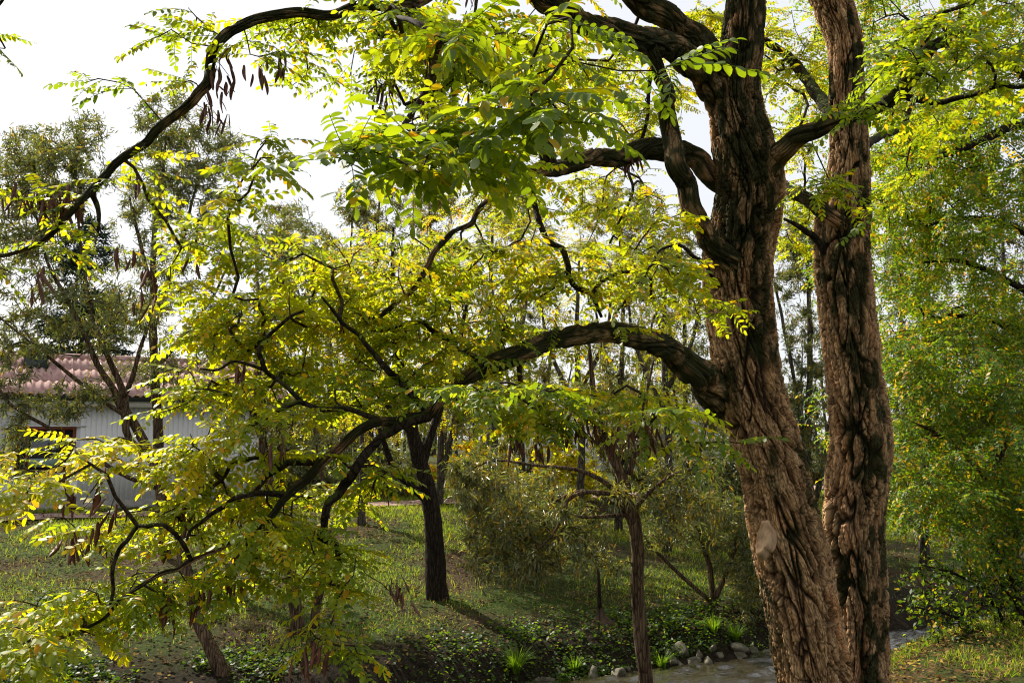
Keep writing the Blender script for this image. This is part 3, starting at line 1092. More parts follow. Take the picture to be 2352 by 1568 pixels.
# traced limbs: px, py, depth, width px
LIMBS = [
    # heavy limb rising leftwards from the fork, and the one above it
    [(1712, 350, 4.2, 96), (1668, 250, 4.12, 98), (1618, 165, 4.0, 84), (1550, 112, 3.84, 74), (1450, 85, 3.6, 68), (1350, 60, 3.45, 62), (1255, 10, 3.3, 54), (1150, -60, 3.2, 44), (1020, -40, 3.15, 36), (965, 4, 3.12, 30),
     (900, 16, 3.1, 30), (760, 36, 3.08, 30), (600, 42, 3.05, 31), (525, 75, 3.05, 32), (487, 125, 3.05, 31), (478, 190, 3.05, 31), (440, 235, 3.05, 28), (360, 298, 3.05, 26), (300, 350, 3.05, 25),
     (245, 400, 3.05, 24), (185, 465, 3.05, 22), (110, 545, 3.05, 15), (20, 585, 3.0, 10), (-60, 600, 2.95, 7)],
    [(1700, 270, 4.12, 90), (1660, 170, 4.05, 86), (1600, 92, 4.0, 76), (1530, 35, 3.95, 68), (1440, -30, 3.9, 64), (1330, -120, 3.8, 54)],
    [(1690, 610, 4.08, 70), (1634, 560, 3.98, 58), (1603, 502, 3.9, 54), (1576, 420, 3.85, 56), (1548, 338, 3.82, 54), (1531, 256, 3.8, 47), (1516, 174, 3.75, 42), (1495, 110, 3.6, 36)],
    # mossy limb to the left at mid height
    [(1700, 440, 4.2, 70), (1650, 415, 4.2, 62), (1605, 368, 4.15, 58), (1560, 345, 4.1, 58), (1506, 342, 4.0, 60), (1424, 362, 3.85, 52), (1335, 368, 3.7, 52), (1240, 388, 3.55, 44), (1190, 404, 3.5, 30),
     (1165, 432, 3.45, 22), (1110, 470, 3.4, 17), (1085, 512, 3.4, 17), (1043, 530, 3.35, 17), (1018, 556, 3.35, 18), (983, 610, 3.3, 18), (962, 650, 3.3, 16), (927, 685, 3.25, 13), (870, 728, 3.2, 9)],
    [(1262, 378, 3.58, 42), (1253, 340, 3.56, 42), (1236, 292, 3.55, 40), (1216, 250, 3.52, 37), (1164, 217, 3.5, 33), (1093, 181, 3.45, 27), (1040, 188, 3.4, 18), (930, 240, 3.3, 9)],
    [(1215, 400, 3.53, 20), (1222, 440, 3.5, 18), (1236, 504, 3.5, 18), (1252, 548, 3.5, 18), (1290, 572, 3.48, 18), (1306, 615, 3.45, 17), (1318, 655, 3.42, 16), (1360, 677, 3.4, 14), (1382, 730, 3.35, 9)],
    # long low limb sweeping down to the left
    [(1720, 1000, 4.3, 80), (1662, 918, 4.25, 112), (1615, 868, 4.12, 92), (1562, 828, 3.95, 74), (1480, 780, 3.7, 62), (1400, 762, 3.55, 58), (1300, 774, 3.4, 56), (1225, 800, 3.3, 54), (1140, 832, 3.2, 54),
     (1082, 860, 3.15, 46), (1030, 905, 3.1, 40), (990, 948, 3.05, 36), (940, 960, 3.02, 32), (880, 968, 3.0, 30), (830, 985, 2.97, 28), (790, 1020, 2.95, 29), (745, 1056, 2.93, 30), (703, 1102, 2.9, 28),
     (658, 1140, 2.88, 25), (628, 1180, 2.86, 20), (578, 1230, 2.84, 17), (502, 1260, 2.82, 15), (440, 1286, 2.8, 14), (372, 1316, 2.78, 12), (281, 1372, 2.76, 10), (235, 1422, 2.74, 8), (150, 1460, 2.7, 7)],
    [(985, 955, 3.05, 30), (930, 972, 3.0, 27), (876, 1000, 2.95, 27), (841, 1045, 2.92, 27), (806, 1094, 2.9, 27), (778, 1135, 2.9, 25), (748, 1190, 2.88, 23), (735, 1232, 2.88, 18), (772, 1250, 2.88, 14), (785, 1300, 2.86, 10)],
    [(735, 1060, 2.93, 24), (690, 1062, 2.95, 20), (648, 1071, 2.95, 19), (608, 1094, 2.93, 15), (580, 1132, 2.9, 10)],
    [(650, 1070, 2.95, 14), (600, 1052, 2.97, 13), (566, 1056, 2.98, 13), (532, 1068, 2.98, 12), (507, 1104, 2.98, 8)],
    [(662, 1136, 2.88, 20), (598, 1131, 2.88, 17), (532, 1145, 2.86, 15), (505, 1165, 2.85, 14), (462, 1200, 2.84, 10), (430, 1240, 2.82, 8)],
    [(440, 1286, 2.8, 13), (415, 1240, 2.78, 13), (352, 1209, 2.75, 13), (318, 1212, 2.74, 13), (276, 1260, 2.72, 12), (256, 1320, 2.7, 11), (245, 1400, 2.68, 8)],
    [(245, 400, 3.06, 18), (215, 440, 3.06, 16), (222, 480, 3.06, 13), (218, 540, 3.05, 7)],
    # upper branches feeding the middle of the picture
    [(1120, 842, 3.2, 24), (1060, 800, 3.25, 18), (1000, 760, 3.3, 15), (930, 740, 3.3, 12), (850, 760, 3.25, 9)],
    [(985, 950, 3.06, 22), (940, 900, 3.08, 20), (890, 850, 3.1, 19), (840, 790, 3.1, 15), (790, 740, 3.1, 11), (740, 680, 3.1, 8)],
    [(880, 968, 3.0, 20), (800, 940, 3.0, 16), (700, 930, 2.98, 14), (625, 955, 2.95, 11), (540, 1000, 2.9, 9)],
    [(700, 930, 2.98, 14), (650, 880, 2.98, 14), (612, 850, 3.0, 14), (597, 800, 3.0, 13), (640, 755, 3.02, 11), (700, 715, 3.05, 8)],
    [(610, 850, 3.0, 11), (540, 830, 3.0, 9), (460, 850, 2.95, 7)],
    # right-hand limb ending in a sawn stub
    [(1715, 490, 4.15, 70), (1752, 410, 4.1, 70), (1788, 356, 4.0, 62), (1826, 320, 3.9, 54), (1870, 300, 3.82, 48), (1937, 273, 3.75, 45), (1998, 252, 3.7, 43), (2050, 226, 3.65, 42), (2100, 170, 3.62, 42),
     (2140, 108, 3.6, 42), (2185, 85, 3.6, 42), (2232, 72, 3.6, 40)],
    [(2060, 220, 3.65, 22), (2150, 235, 3.6, 17), (2240, 215, 3.5, 14), (2340, 200, 3.4, 11), (2460, 160, 3.3, 8)],
    [(1965, 530, 4.72, 66), (1917, 502, 4.66, 50), (1865, 465, 4.7, 42), (1815, 440, 4.8, 36), (1760, 400, 5.0, 28)],
    [(1905, 590, 4.70, 26), (1870, 545, 4.66, 20), (1835, 520, 4.62, 14), (1800, 500, 4.6, 8)],
    [(1940, 300, 4.8, 40), (1880, 220, 5.3, 30), (1800, 120, 5.8, 22), (1700, 40, 6.0, 16), (1500, 120, 6.1, 13), (1350, 180, 6.0, 10), (1200, 200, 5.9, 8), (1000, 160, 5.8, 6)],
    [(1950, 360, 4.8, 30), (2010, 320, 5.4, 22), (2080, 280, 6.0, 15), (2140, 200, 6.2, 9)],
    [(1500, 120, 6.1, 12), (1480, 300, 6.0, 10), (1450, 450, 6.0, 8), (1400, 560, 6.0, 6)],
    [(1020, -40, 3.15, 20), (700, -160, 3.3, 17), (300, -140, 3.5, 13), (60, -60, 3.6, 9), (-25, 40, 3.6, 7), (10, 110, 3.6, 5)],
    [(1640, 640, 4.0, 12), (1612, 600, 3.9, 11), (1560, 560, 3.8, 10), (1500, 605, 3.7, 9), (1440, 680, 3.6, 8), (1400, 770, 3.55, 8)],
]
kr = np.random.default_rng(19)


def kink(nodes, amt):
    """break a smooth trace into the angular bends of a real branch"""
    a_ = [np.array(n_, float) for n_ in nodes]
    out = [a_[0]]
    for n0, n1 in zip(a_[:-1], a_[1:]):
        L = np.linalg.norm(n1[:2] - n0[:2])
        m_ = (n0 + n1) / 2
        m_[:2] += kr.normal(0, amt * L, 2)
        m_[2] += kr.normal(0, .03)
        out += [m_, n1]
    return out


def moss_shade_limb(V, nr, nz, r1):
    m = sstep(.28, .42, nz + .08 * nr[..., 2])  # moss, spread wide to put deep shade into the limb colour
    return m * (.97 - .4 * r1 * sstep(.56, .7, vnoise(V * [26, 26, 26], 5)))


for li, nodes in enumerate(LIMBS):
    wmax = max(n_[3] for n_ in nodes)
    if wmax >= 60:
        nd = [nodes[0]] + kink(nodes[1:], .05)
        nd = [(*n_[:3], n_[3] * (.8 if n_[3] > 45 else .72)) for n_ in nd]
        mb, path, rad = bark_stem(nd, 300 + 13 * li, .3, 84, .013, moss_shade_limb)
        link('branch', mb.mesh('branch', TRUNK, True, BASE), locust)
    else:
        thin = .78 if wmax < 35 else .88
        nd = [nodes[0]] + kink(nodes[1:], .09)
        nd = [(*n_[:3], n_[3] * thin) for n_ in nd]
        path, rad = px_path(nd, .02)
        jit = np.stack([fbm(path * 6 + 3, 2, 61 + q) - .5 for q in range(3)], -1) * .03
        path = path + jit * sstep(0, .3, np.arange(len(path)) * .02)[:, None]
        mb = MB()
        lumpy(mb, path, rad, 18 if rad.max() > .018 else 9, .17, 13, li)
        link('branch', mb.mesh('branch', LIMB, True, BASE), locust)
    SK.add_path(path[::4], rad[::4])

# leaf sprays: px, py, rx, ry, depth, depth spread, sprays, tint
BL = [
    (560, 560, 170, 90, 3.0, .35, 42, .50), (800, 640, 240, 130, 3.1, .45, 100, .52), (1000, 770, 250, 120, 3.0, .45, 110, .50), (560, 730, 210, 120, 2.9, .35, 75, .54),
    (780, 880, 250, 100, 2.9, .4, 85, .50), (1250, 930, 250, 70, 2.85, .35, 60, .52), (1200, 900, 180, 60, 2.6, .2, 16, .36), (1520, 960, 110, 60, 2.75, .25, 14, .45), (400, 1040, 300, 60, 2.7, .35, 55, .57), (150, 1060, 150, 50, 2.6, .25, 14, .6),
    (60, 1120, 90, 50, 2.5, .2, 8, .6), (460, 890, 150, 90, 2.95, .3, 26, .55), (560, 980, 120, 60, 2.9, .3, 16, .54), (560, 1180, 230, 100, 2.8, .35, 55, .5), (830, 1120, 110, 110, 2.9, .3, 28, .5), (200, 1390, 210, 90, 2.6, .3, 52, .5), (470, 1330, 230, 80, 2.7, .35, 46, .48), (330, 1180, 260, 70, 2.75, .3, 30, .54), (640, 1260, 150, 90, 2.8, .3, 24, .5),
    (790, 1300, 120, 60, 2.8, .25, 12, .5), (700, 1440, 90, 40, 2.75, .2, 4, .55), (760, 1500, 110, 40, 2.7, .2, 5, .48), (70, 1480, 90, 80, 2.4, .25, 20, .5), (1150, 620, 190, 130, 3.2, .4, 66, .52), (1330, 640, 180, 150, 3.5, .4, 42, .52),
    (1560, 650, 100, 80, 3.2, .3, 18, .52), (1620, 710, 70, 40, 3.3, .25, 7, .45), (660, 60, 120, 55, 3.2, .35, 16, .42), (400, 70, 120, 55, 3.1, .3, 9, .4), (240, 185, 55, 14, 3.0, .15, 2, .35),
    (430, 190, 60, 20, 3.0, .15, 3, .45), (950, 110, 170, 110, 3.15, .5, 48, .42), (1150, 110, 180, 120, 3.0, .55, 52, .40), (1330, 130, 170, 110, 4.2, .5, 34, .46), (860, 40, 120, 50, 2.7, .3, 14, .42),
    (780, 350, 90, 45, 2.0, .15, 7, .28), (930, 350, 90, 50, 1.95, .15, 7, .42), (1060, 310, 110, 90, 2.15, .25, 13, .36), (1230, 230, 110, 80, 1.95, .25, 11, .34), (600, 350, 70, 50, 2.6, .25, 9, .46), (570, 430, 60, 60, 2.6, .2, 7, .5),
    (1530, 150, 60, 20, 2.3, .1, 2, .22), (1050, 60, 80, 60, 2.2, .2, 8, .4), (1290, 60, 70, 60, 2.1, .2, 4, .34),
    (2080, 140, 140, 110, 3.2, .5, 34, .38), (2260, 90, 120, 120, 3.3, .5, 34, .42), (1970, 240, 60, 50, 3.0, .25, 8, .32), (1900, 430, 80, 60, 3.7, .3, 14, .46), (1850, 80, 120, 110, 5.6, .6, 46, .52), (2200, 250, 150, 80, 3.9, .6, 22, .45),
    (2000, 500, 30, 40, 3.4, .2, 3, .4), (130, 440, 110, 40, 3.05, .25, 7, .5), (330, 400, 80, 60, 3.05, .25, 4, .5), (600, 120, 90, 40, 3.1, .2, 6, .48), (150, 560, 110, 25, 3.0, .2, 5, .5), (260, 420, 40, 18, 3.0, .15, 3, .5),
    (1480, 480, 130, 40, 3.4, .25, 12, .55), (1640, 1010, 90, 25, 2.6, .15, 3, .34), (-30, 110, 70, 30, 3.6, .2, 6, .4), (-40, 600, 80, 60, 2.9, .2, 6, .5), (720, 190, 90, 50, 3.6, .3, 7, .45),
    (1600, 40, 120, 70, 5.2, .4, 26, .5), (1820, 220, 80, 190, 6.0, .5, 60, .54), (1000, 150, 170, 140, 5.8, .7, 80, .5), (1250, 200, 200, 170, 6.0, .7, 150, .52), (1480, 230, 120, 130, 6.2, .6, 100, .5), (1835, 480, 60, 170, 6.6, .5, 60, .5), (1330, 420, 200, 110, 6.2, .6, 90, .52), (950, 330, 150, 110, 6.0, .6, 60, .5), (1700, 100, 120, 110, 6.2, .5, 40, .5), (2080, 300, 120, 200, 6.2, .7, 80, .46), (1100, 420, 160, 100, 5.6, .6, 50, .52), (1480, 520, 140, 120, 6.0, .6, 46, .54), (1180, 420, 90, 60, 2.9, .3, 9, .45),
    (1176, -260, 1300, 220, 3.4, 1.0, 150, .45), (1500, -520, 900, 200, 4.2, 1.4, 130, .45), (2500, 120, 120, 220, 3.6, .6, 30, .45),  # first pair: out-of-view overhead sprays added to shade trunk and leaves
]
BL = [(a, b_, c, d, e + (.3 if n > 25 and e < 3.3 and b_ > 450 else 0), f * .6, max(2, int(n * (.64 if n > 13 else .8))), tt) for a, b_, c, d, e, f, n, tt in BL]
pts, ids = blob_points(BL, rng)
cv = nrm(rng.normal(0, 1, (420, 3))) * (rng.random((420, 1)) ** .4)
cv = np.array([1.3, 2.2, 7.3]) + cv * np.array([5.2, 5.5, 2.6])      # unseen overhead crown, added to cut sky light on trunk and leaves
kx, ky, kd = proj(cv)
cv = cv[(kd < .4) | (ky < -230)]
cv = cv[(shore(cv[:, 0], cv[:, 1]) < -2.6) & (cv[:, 1] > .8)]
pts = np.concatenate([pts, cv])
ids = np.concatenate([ids, np.full(len(cv), len(BL) - 1)])
tips = SK.grow(pts, rng, .13, .07, .014)
me = twig_mesh(SK, 'twigs', TWIG, BASE)
link('twigs', me, locust, kind='stuff')

tintb = np.array([b_[7] for b_ in BL])
tipp = SK.p[tips]
# which blob each tip came from
tip_t = np.array([tintb[ids[np.argmin(((pts - q) ** 2).sum(1))]] for q in tipp])
Lp, Ld, Lt, Ls = [], [], [], []
for q, ti, node in zip(tipp, tip_t, tips):
    chain = [node]
    while len(chain) < 5 and SK.par[chain[-1]] >= 0 and not SK.fix[SK.par[chain[-1]]]:
        chain.append(SK.par[chain[-1]])
    d0 = nrm(SK.p[chain[0]] - SK.p[chain[1]]) if len(chain) > 1 else np.array([0, 0, 1.0])
    m = rng.integers(3, 6)
    for q_ in range(m):
        c = chain[min(len(chain) - 1, q_ // 2)]
        c2 = chain[min(len(chain) - 1, q_ // 2 + 1)]
        pos = SK.p[c] + (SK.p[c2] - SK.p[c]) * rng.random()
        az = rng.normal(0, .35) + (0 if q_ == 0 else (1 if q_ % 2 else -1) * R(rng.uniform(40, 85)))
        dh = np.array([d0[0], d0[1], 0]) + rng.normal(0, .25, 3)
        a_ = math.atan2(dh[1], dh[0]) + az
        dz = rng.normal(-.12, .28)
        Lp.append(pos)
        Ld.append((math.cos(a_), math.sin(a_), dz))
        Lt.append(ti - .05 + rng.normal(0, .075) + (.2 if rng.random() < .07 else 0))
        Ls.append((.165 if proj(pos)[2] > 2.3 else .225) * rng.uniform(.7, 1.15))
Lp, Ld, Lt, Ls = map(np.array, (Lp, Ld, Lt, Ls))
roll = rng.normal(0, .3, len(Lp))
X, Y, Z = basis(Ld, roll)
# the leaves that show largest are objects of their own
mid = Lp + X * (Ls * .55)[:, None]
qx, qy, qd = proj(mid)
inview = (qd > .3) & (qx > 0) & (qx < 2352) & (qy > 0) & (qy < 1568)
size = np.where(inview, Ls / np.maximum(qd, .3), 0)
order = np.argsort(-size)
big = set(order[:300].tolist())
TL = [.22, .34, .44, .52, .62, .76]
vr = np.random.default_rng(21)
fine_meshes, coarse = {}, {}
for tl in TL:
    for v in range(4):
        V, T, C = locust_leaf(vr, tl, True, int(vr.integers(7, 10)))
        mb = MB()
        mb.add(V, T=T, tint=C)
        fine_meshes[(tl, v)] = mb.mesh('leaf', LOCUST, True)
for v in range(8):
    coarse[v] = locust_leaf(vr, 0, False, int(vr.integers(6, 9)))
from mathutils import Matrix
rest = []
for i in range(len(Lp)):
    if i in big:
        tl = min(TL, key=lambda a: abs(a - Lt[i]))
        o = link('leaf', fine_meshes[(tl, int(vr.integers(4)))], locust)
        M = Matrix([list(r_) for r_ in (np.stack([X[i], Y[i], Z[i]], -1) * Ls[i])]).to_4x4()
        M.translation = Vector(Lp[i] - BASE)
        o.matrix_local = M
    else:
        rest.append(i)
rest = np.array(rest)
mb = MB()
vis = (qd > .3) & (qx > -150) & (qx < 2500) & (qy > -150) & (qy < 1720)
FAR_LOCUST = [locust_leaf(vr, 0, None, int(vr.integers(5, 7)), False) for _ in range(5)]
hid = rest[~vis[rest]]
rest = rest[vis[rest]]
for v in range(5):
    s_ = hid[v::5]
    V, T, C = FAR_LOCUST[v]
    inst(mb, V, T, X[s_], Y[s_], Z[s_], Lp[s_], Ls[s_] * 1.1, tint=np.where(C[None] > .5, C[None], C[None] + Lt[s_][:, None]))
for v in range(8):
    s_ = rest[v::8]
    V, T, C = coarse[v]
    inst(mb, V, T, X[s_], Y[s_], Z[s_], Lp[s_], Ls[s_], tint=np.where(C[None] > .5, C[None], C[None] + Lt[s_][:, None]))
link('foliage', mb.mesh('foliage', LOCUST, True, BASE), locust, kind='stuff')

# dangling pods
PODM = simple('dry_pod', (.03, .010, .007), (.16, .05, .026), 25, .5, .35)
PODS = [(140, 390, 12), (110, 420, 12), (170, 430, 10), (60, 470, 9), (30, 500, 6), (290, 600, 5), (300, 640, 5), (330, 630, 6), (75, 735, 6), (505, 150, 5), (530, 160, 7), (485, 250, 9), (520, 280, 6), (885, 170, 9), (870, 205, 9), (985, 140, 10),
        (1005, 190, 11), (990, 230, 10), (960, 290, 6), (1060, 255, 3), (650, 120, 6), (600, 130, 5), (440, 590, 2), (1430, 280, 8), (1450, 300, 7), (310, 410, 4), (160, 1150, 5), (260, 1150, 6), (430, 1130, 8), (400, 1150, 8), (470, 1110, 8), (590, 1100, 5), (600, 1160, 5), (230, 1220, 6),
        (160, 1240, 5), (200, 1270, 7), (370, 1280, 6), (360, 1340, 7), (380, 1360, 8), (460, 1370, 7), (520, 1320, 7), (540, 1180, 6), (1350, 1000, 8), (1320, 1030, 8), (1240, 1000, 6), (1200, 980, 6), (1400, 1030, 8), (1460, 990, 8), (1480, 1030, 8), (1510, 1010, 7),
        (1290, 960, 6), (860, 1100, 4), (700, 1500, 6), (720, 1470, 6), (540, 870, 5), (560, 860, 5), (770, 700, 4), (810, 760, 4), (970, 1250, 7), (1080, 20, 5), (1040, 90, 5), (1370, 985, 6), (1180, 1010, 4), (210, 1140, 4), (1090, 770, 3), (640, 1010, 4)]
pod_meshes = []
for v in range(5):
    mb = MB()
    n_ = 7
    u = np.linspace(0, 1, n_)
    wd = .19 * np.sin(np.pi * np.clip(u * .93 + .05, 0, 1)) ** .5 + .01
    cx = .10 * np.sin(u * 3 + v) * u
    tw = u * vr.uniform(-1.2, 1.2)
    th = .02 + .012 * np.sin(u * 25)
    V = []
    for i in range(n_):
        c, s_ = math.cos(tw[i]), math.sin(tw[i])
        for a_, b_ in ((1, 0), (0, 1), (-1, 0), (0, -1)):
            V.append((cx[i] + a_ * wd[i] * .5 * c - b_ * th[i] * s_, a_ * wd[i] * .5 * s_ + b_ * th[i] * c, -u[i]))
    Q = [(i * 4 + j, i * 4 + (j + 1) % 4, i * 4 + 4 + (j + 1) % 4, i * 4 + 4 + j) for i in range(n_ - 1) for j in range(4)]
    mb.add(V, Q=Q)
    pod_meshes.append(mb.mesh('seed_pod', PODM, True))
stalk = MB()
extra = MB()
npod = 0
for px, py, n_ in PODS:
    # hang each bunch from the twig nearest to where it shows
    qx_, qy_, qd_ = proj(SK.p[:SK.n])
    cand = np.where((np.abs(qx_ - px) < 60) & (qy_ < py + 12) & (qy_ > py - 70) & (qd_ > 2.2) & (qd_ < 3.9))[0]
    if len(cand) == 0:
        cand = np.argsort((qx_ - px) ** 2 + (qy_ - py) ** 2 + ((qd_ - 3) * 60) ** 2)[:1]
    j = cand[np.argmin((qx_[cand] - px) ** 2 + (qy_[cand] - py + 20) ** 2)]
    a = SK.p[j]
    Lst = .05 + .03 * rng.random()
    off = P(px, py, qd_[j]) - a
    off = np.clip(off, -.1, .1)
    end = a + np.array([off[0], off[1] + rng.normal(0, .02), -Lst])
    tube(stalk, np.array([a, (a + end) / 2 + (0, 0, .01), end]), np.array([.002, .0016, .0014]), 3)
    for k in range(int(n_ * 1.25)):
        L = rng.uniform(.045, .09)
        pos = end + rng.normal(0, 1, 3) * np.array([.022, .022, .028]) + np.array([0, 0, .03])
        M = Matrix.Translation(Vector(pos - BASE)) @ Matrix.Rotation(rng.uniform(0, 6.28), 4, 'Z') @ Matrix.Rotation(rng.normal(0, .38), 4, 'X') @ Matrix.Scale(L, 4)
        if npod < 300:
            o = link('seed_pod', pod_meshes[int(rng.integers(5))], locust)
            o.matrix_local = M
            npod += 1
        else:
            me = pod_meshes[int(rng.integers(5))]
            co = np.zeros(len(me.vertices) * 3, np.float32)
            me.vertices.foreach_get('co', co)
            Mn = np.array(M)
            extra.add(co.reshape(-1, 3) @ Mn[:3, :3].T + Mn[:3, 3], Q=[list(f.vertices) for f in me.polygons])
link('pod_stalks', stalk.mesh('pod_stalks', TWIG, True, BASE), locust, kind='stuff')
if extra.V:
    link('seed_pods', extra.mesh('seed_pods', PODM, True), locust, kind='stuff')


# ------------------------------------------------------------------ the other trees
WL_V, WL_T = simple_leaf(.2)
RL_V, RL_T = simple_leaf(.62)


def hang_leaves(mb, kind, sk, tips, rng, per, size, tint, tvar, droop=0.0, along=4, yel=.06):
    """leaves along the last nodes of every twig"""
    Lp, Ld, Lt, Ls = [], [], [], []
    for node in tips:
        chain = [node]
        while len(chain) < along and sk.par[chain[-1]] >= 0 and not sk.fix[sk.par[chain[-1]]]:
            chain.append(sk.par[chain[-1]])
        pc = sk.p[chain]
        m = max(1, int(rng.normal(per, per * .25)))
        u = rng.random(m) * (len(chain) - 1) if len(chain) > 1 else np.zeros(m)
        i0 = np.floor(u).astype(int)
        i1 = np.minimum(i0 + 1, len(chain) - 1)
        pos = pc[i0] + (pc[i1] - pc[i0]) * (u - i0)[:, None]
        d0 = nrm(pc[0] - pc[-1]) if len(chain) > 1 else np.array([0, 0, 1.0])
        pos = pos + rng.normal(0, size * .35, (m, 3))
        d = nrm(d0 * .7 + rng.normal(0, .7, (m, 3)) + np.array([0, 0, -droop]))
        if kind == 'locust':
            pos = pc[i0] + (pc[i1] - pc[i0]) * (u - i0)[:, None]
            d = nrm(d0 * .8 + rng.normal(0, .55, (m, 3)) * (1, 1, .35) + np.array([0, 0, -droop * .8]))
        Lp.append(pos)
        Ld.append(d)
        t0 = tint + rng.normal(0, tvar * .6)
        tt = t0 + rng.normal(0, tvar, m)
        tt[rng.random(m) < yel] = rng.uniform(.78, .98)
        Lt.append(tt)
        Ls.append(size * rng.uniform(.65, 1.2, m))
    Lp, Ld, Lt, Ls = map(np.concatenate, (Lp, Ld, Lt, Ls))
    X, Y, Z = basis(Ld, rng.normal(0, .3 if kind == 'locust' else .8, len(Lp)))
    if kind == 'locust':
        for v in range(5):
            V, T, C = FAR_LOCUST[v]
            s_ = slice(v, None, 5)
            inst(mb, V, T, X[s_], Y[s_], Z[s_], Lp[s_], Ls[s_], tint=np.where(C[None] > .5, C[None], C[None] + Lt[s_][:, None]))
    else:
        V, T = (WL_V, WL_T) if kind == 'willow' else (RL_V, RL_T)
        inst(mb, V, T, X, Y, Z, Lp, Ls, tint=Lt)



def tree(name, label, cat, stems, blobs, leaf, per, size, tint, seed, wood=WILW, leafm=WILLOW, tvar=.12, droop=.2, group=None, step=.22, sag=.08, wob=.03, ns=12, lim=0, yel=.06, along=6, ground=True, mult=2.4, clump=0):
    rng = np.random.default_rng(seed)
    first = np.array(stems[0][0], float)
    base = P(first[0], first[1], first[2])
    if ground:
        base[2] = float(ground_z(base[0], base[1]))
    root = thing(name, label, cat, base, group)
    sk = Skeleton()
    for si, st in enumerate(stems):
        path, rad = px_path(st, .1)
        if si == 0 and ground:
            path = np.concatenate([[base - (0, 0, .15)], path]) if path[0][2] > base[2] else path
            rad = np.concatenate([[rad[0] * 1.25], rad]) if len(rad) < len(path) else rad
        dist = np.linalg.norm(path - path[0], axis=1)
        wv = np.stack([fbm(path * 1.1 + si, 3, seed + q) - .5 for q in range(3)], -1) * .12
        path = path + wv * sstep(0, .8, dist)[:, None] * (1 if si else .6)
        mb = MB()
        lumpy(mb, path, rad, ns if rad.max() > .03 else 7, .14, 5, seed + si)
        link('trunk' if si == 0 else 'branch', mb.mesh('trunk', wood, True, base), root)
        sk.add_path(path[::2], rad[::2])
    blobs = [(*b_[:6], int(b_[6] * mult)) for b_ in blobs]
    per = max(2, per * 1.15 / mult)
    pts, ids = blob_points(blobs, rng)
    if clump:
        ce = pts[rng.permutation(len(pts))[:max(3, len(pts) // 9)]]
        pts = ce[rng.integers(0, len(ce), len(pts))] + rng.normal(0, clump, (len(pts), 3)) * (1.2, 1.2, .55)
    tips = sk.grow(pts, rng, step, sag, wob)
    me = twig_mesh(sk, 'twigs', wood, base, lim, (5, 4, 3))
    if me:
        link('twigs', me, root, kind='stuff')
    mb = MB()
    hang_leaves(mb, leaf, sk, tips, rng, per, size, tint, tvar, droop, along, yel)
    link('crown', mb.mesh('crown', leafm, False, base), root, kind='stuff')
    return root


# leaning willow by the water, its stems splitting before the shed
tree('willow_tree', 'leaning willow whose trunk forks in front of the shed wall', 'tree',
     [[(545, 1600, 8.6, 34), (530, 1568, 8.6, 34), (510, 1536, 8.6, 33), (479, 1474, 8.65, 31), (451, 1419, 8.7, 28), (432, 1317, 8.8, 26), (400, 1190, 9.0, 24), (345, 1040, 9.2, 22), (315, 980, 9.2, 20), (283, 930, 9.2, 22), (262, 890, 9.2, 15), (225, 835, 9.2, 13), (185, 750, 9.2, 11), (150, 680, 9.2, 9), (110, 600, 9.2, 7), (80, 480, 9.2, 5)],
      [(345, 1045, 9.2, 16), (296, 1010, 9.1, 15), (284, 965, 9.1, 16), (281, 915, 9.2, 17), (265, 870, 9.3, 14), (235, 800, 9.3, 12), (205, 700, 9.3, 10), (190, 580, 9.3, 7), (170, 440, 9.3, 5)],
      [(282, 918, 9.2, 13), (305, 865, 9.2, 11), (320, 805, 9.2, 9), (350, 720, 9.2, 7), (360, 620, 9.2, 5)],
      [(290, 955, 9.1, 11), (232, 918, 9.1, 10), (202, 892, 9.1, 9), (160, 855, 9.1, 8), (110, 815, 9.0, 7), (40, 760, 9, 5), (-40, 700, 9, 4)],
      [(360, 1120, 9.1, 11), (295, 1096, 9.0, 10), (243, 1065, 8.9, 10), (196, 1042, 8.9, 9), (114, 985, 8.8, 8), (62, 955, 8.8, 8), (23, 927, 8.8, 7), (0, 894, 8.8, 6), (-30, 840, 8.8, 5)]],
     [(110, 400, 150, 120, 9.2, 1.2, 95), (40, 560, 140, 140, 9, 1.2, 95), (60, 350, 120, 70, 9.2, 1, 40), (200, 330, 60, 90, 9.3, .8, 30), (150, 720, 160, 110, 9.1, 1.2, 60), (30, 800, 100, 110, 9, 1, 40), (130, 930, 90, 50, 8.9, .6, 22), (30, 1030, 50, 130, 8.8, .6, 24), (310, 700, 90, 120, 9.3, 1, 40), (240, 900, 70, 40, 9, .5, 12)],
     'willow', 46, .075, .42, 101, droop=.35)
tree('willow_tree', 'tall feathery willow with a straight stem before the pink roof', 'tree',
     [[(385, 1300, 13, 24), (372, 1150, 13, 23), (362, 1000, 13, 22), (356, 900, 13, 20), (352, 780, 13, 18), (350, 660, 13, 15), (352, 540, 13, 11), (372, 420, 13, 7), (385, 300, 13, 4)],
      [(352, 760, 13, 12), (385, 650, 13, 10), (420, 540, 13, 8), (455, 430, 13, 5)], [(350, 660, 13, 10), (320, 560, 13, 8), (300, 450, 13, 5)], [(356, 850, 13, 9), (420, 770, 13, 8), (480, 690, 13, 6), (530, 600, 13, 4)]],
     [(400, 280, 110, 80, 13, 1.1, 70), (450, 400, 130, 120, 13, 1.3, 130), (340, 420, 100, 100, 13, 1.2, 60), (390, 560, 150, 110, 13, 1.4, 90), (520, 330, 50, 60, 13, .6, 20), (380, 720, 160, 90, 13, 1.2, 50), (300, 850, 120, 40, 12.6, .8, 20), (440, 870, 120, 70, 12.8, .8, 30)],
     'willow', 46, .085, .40, 102, droop=.3)
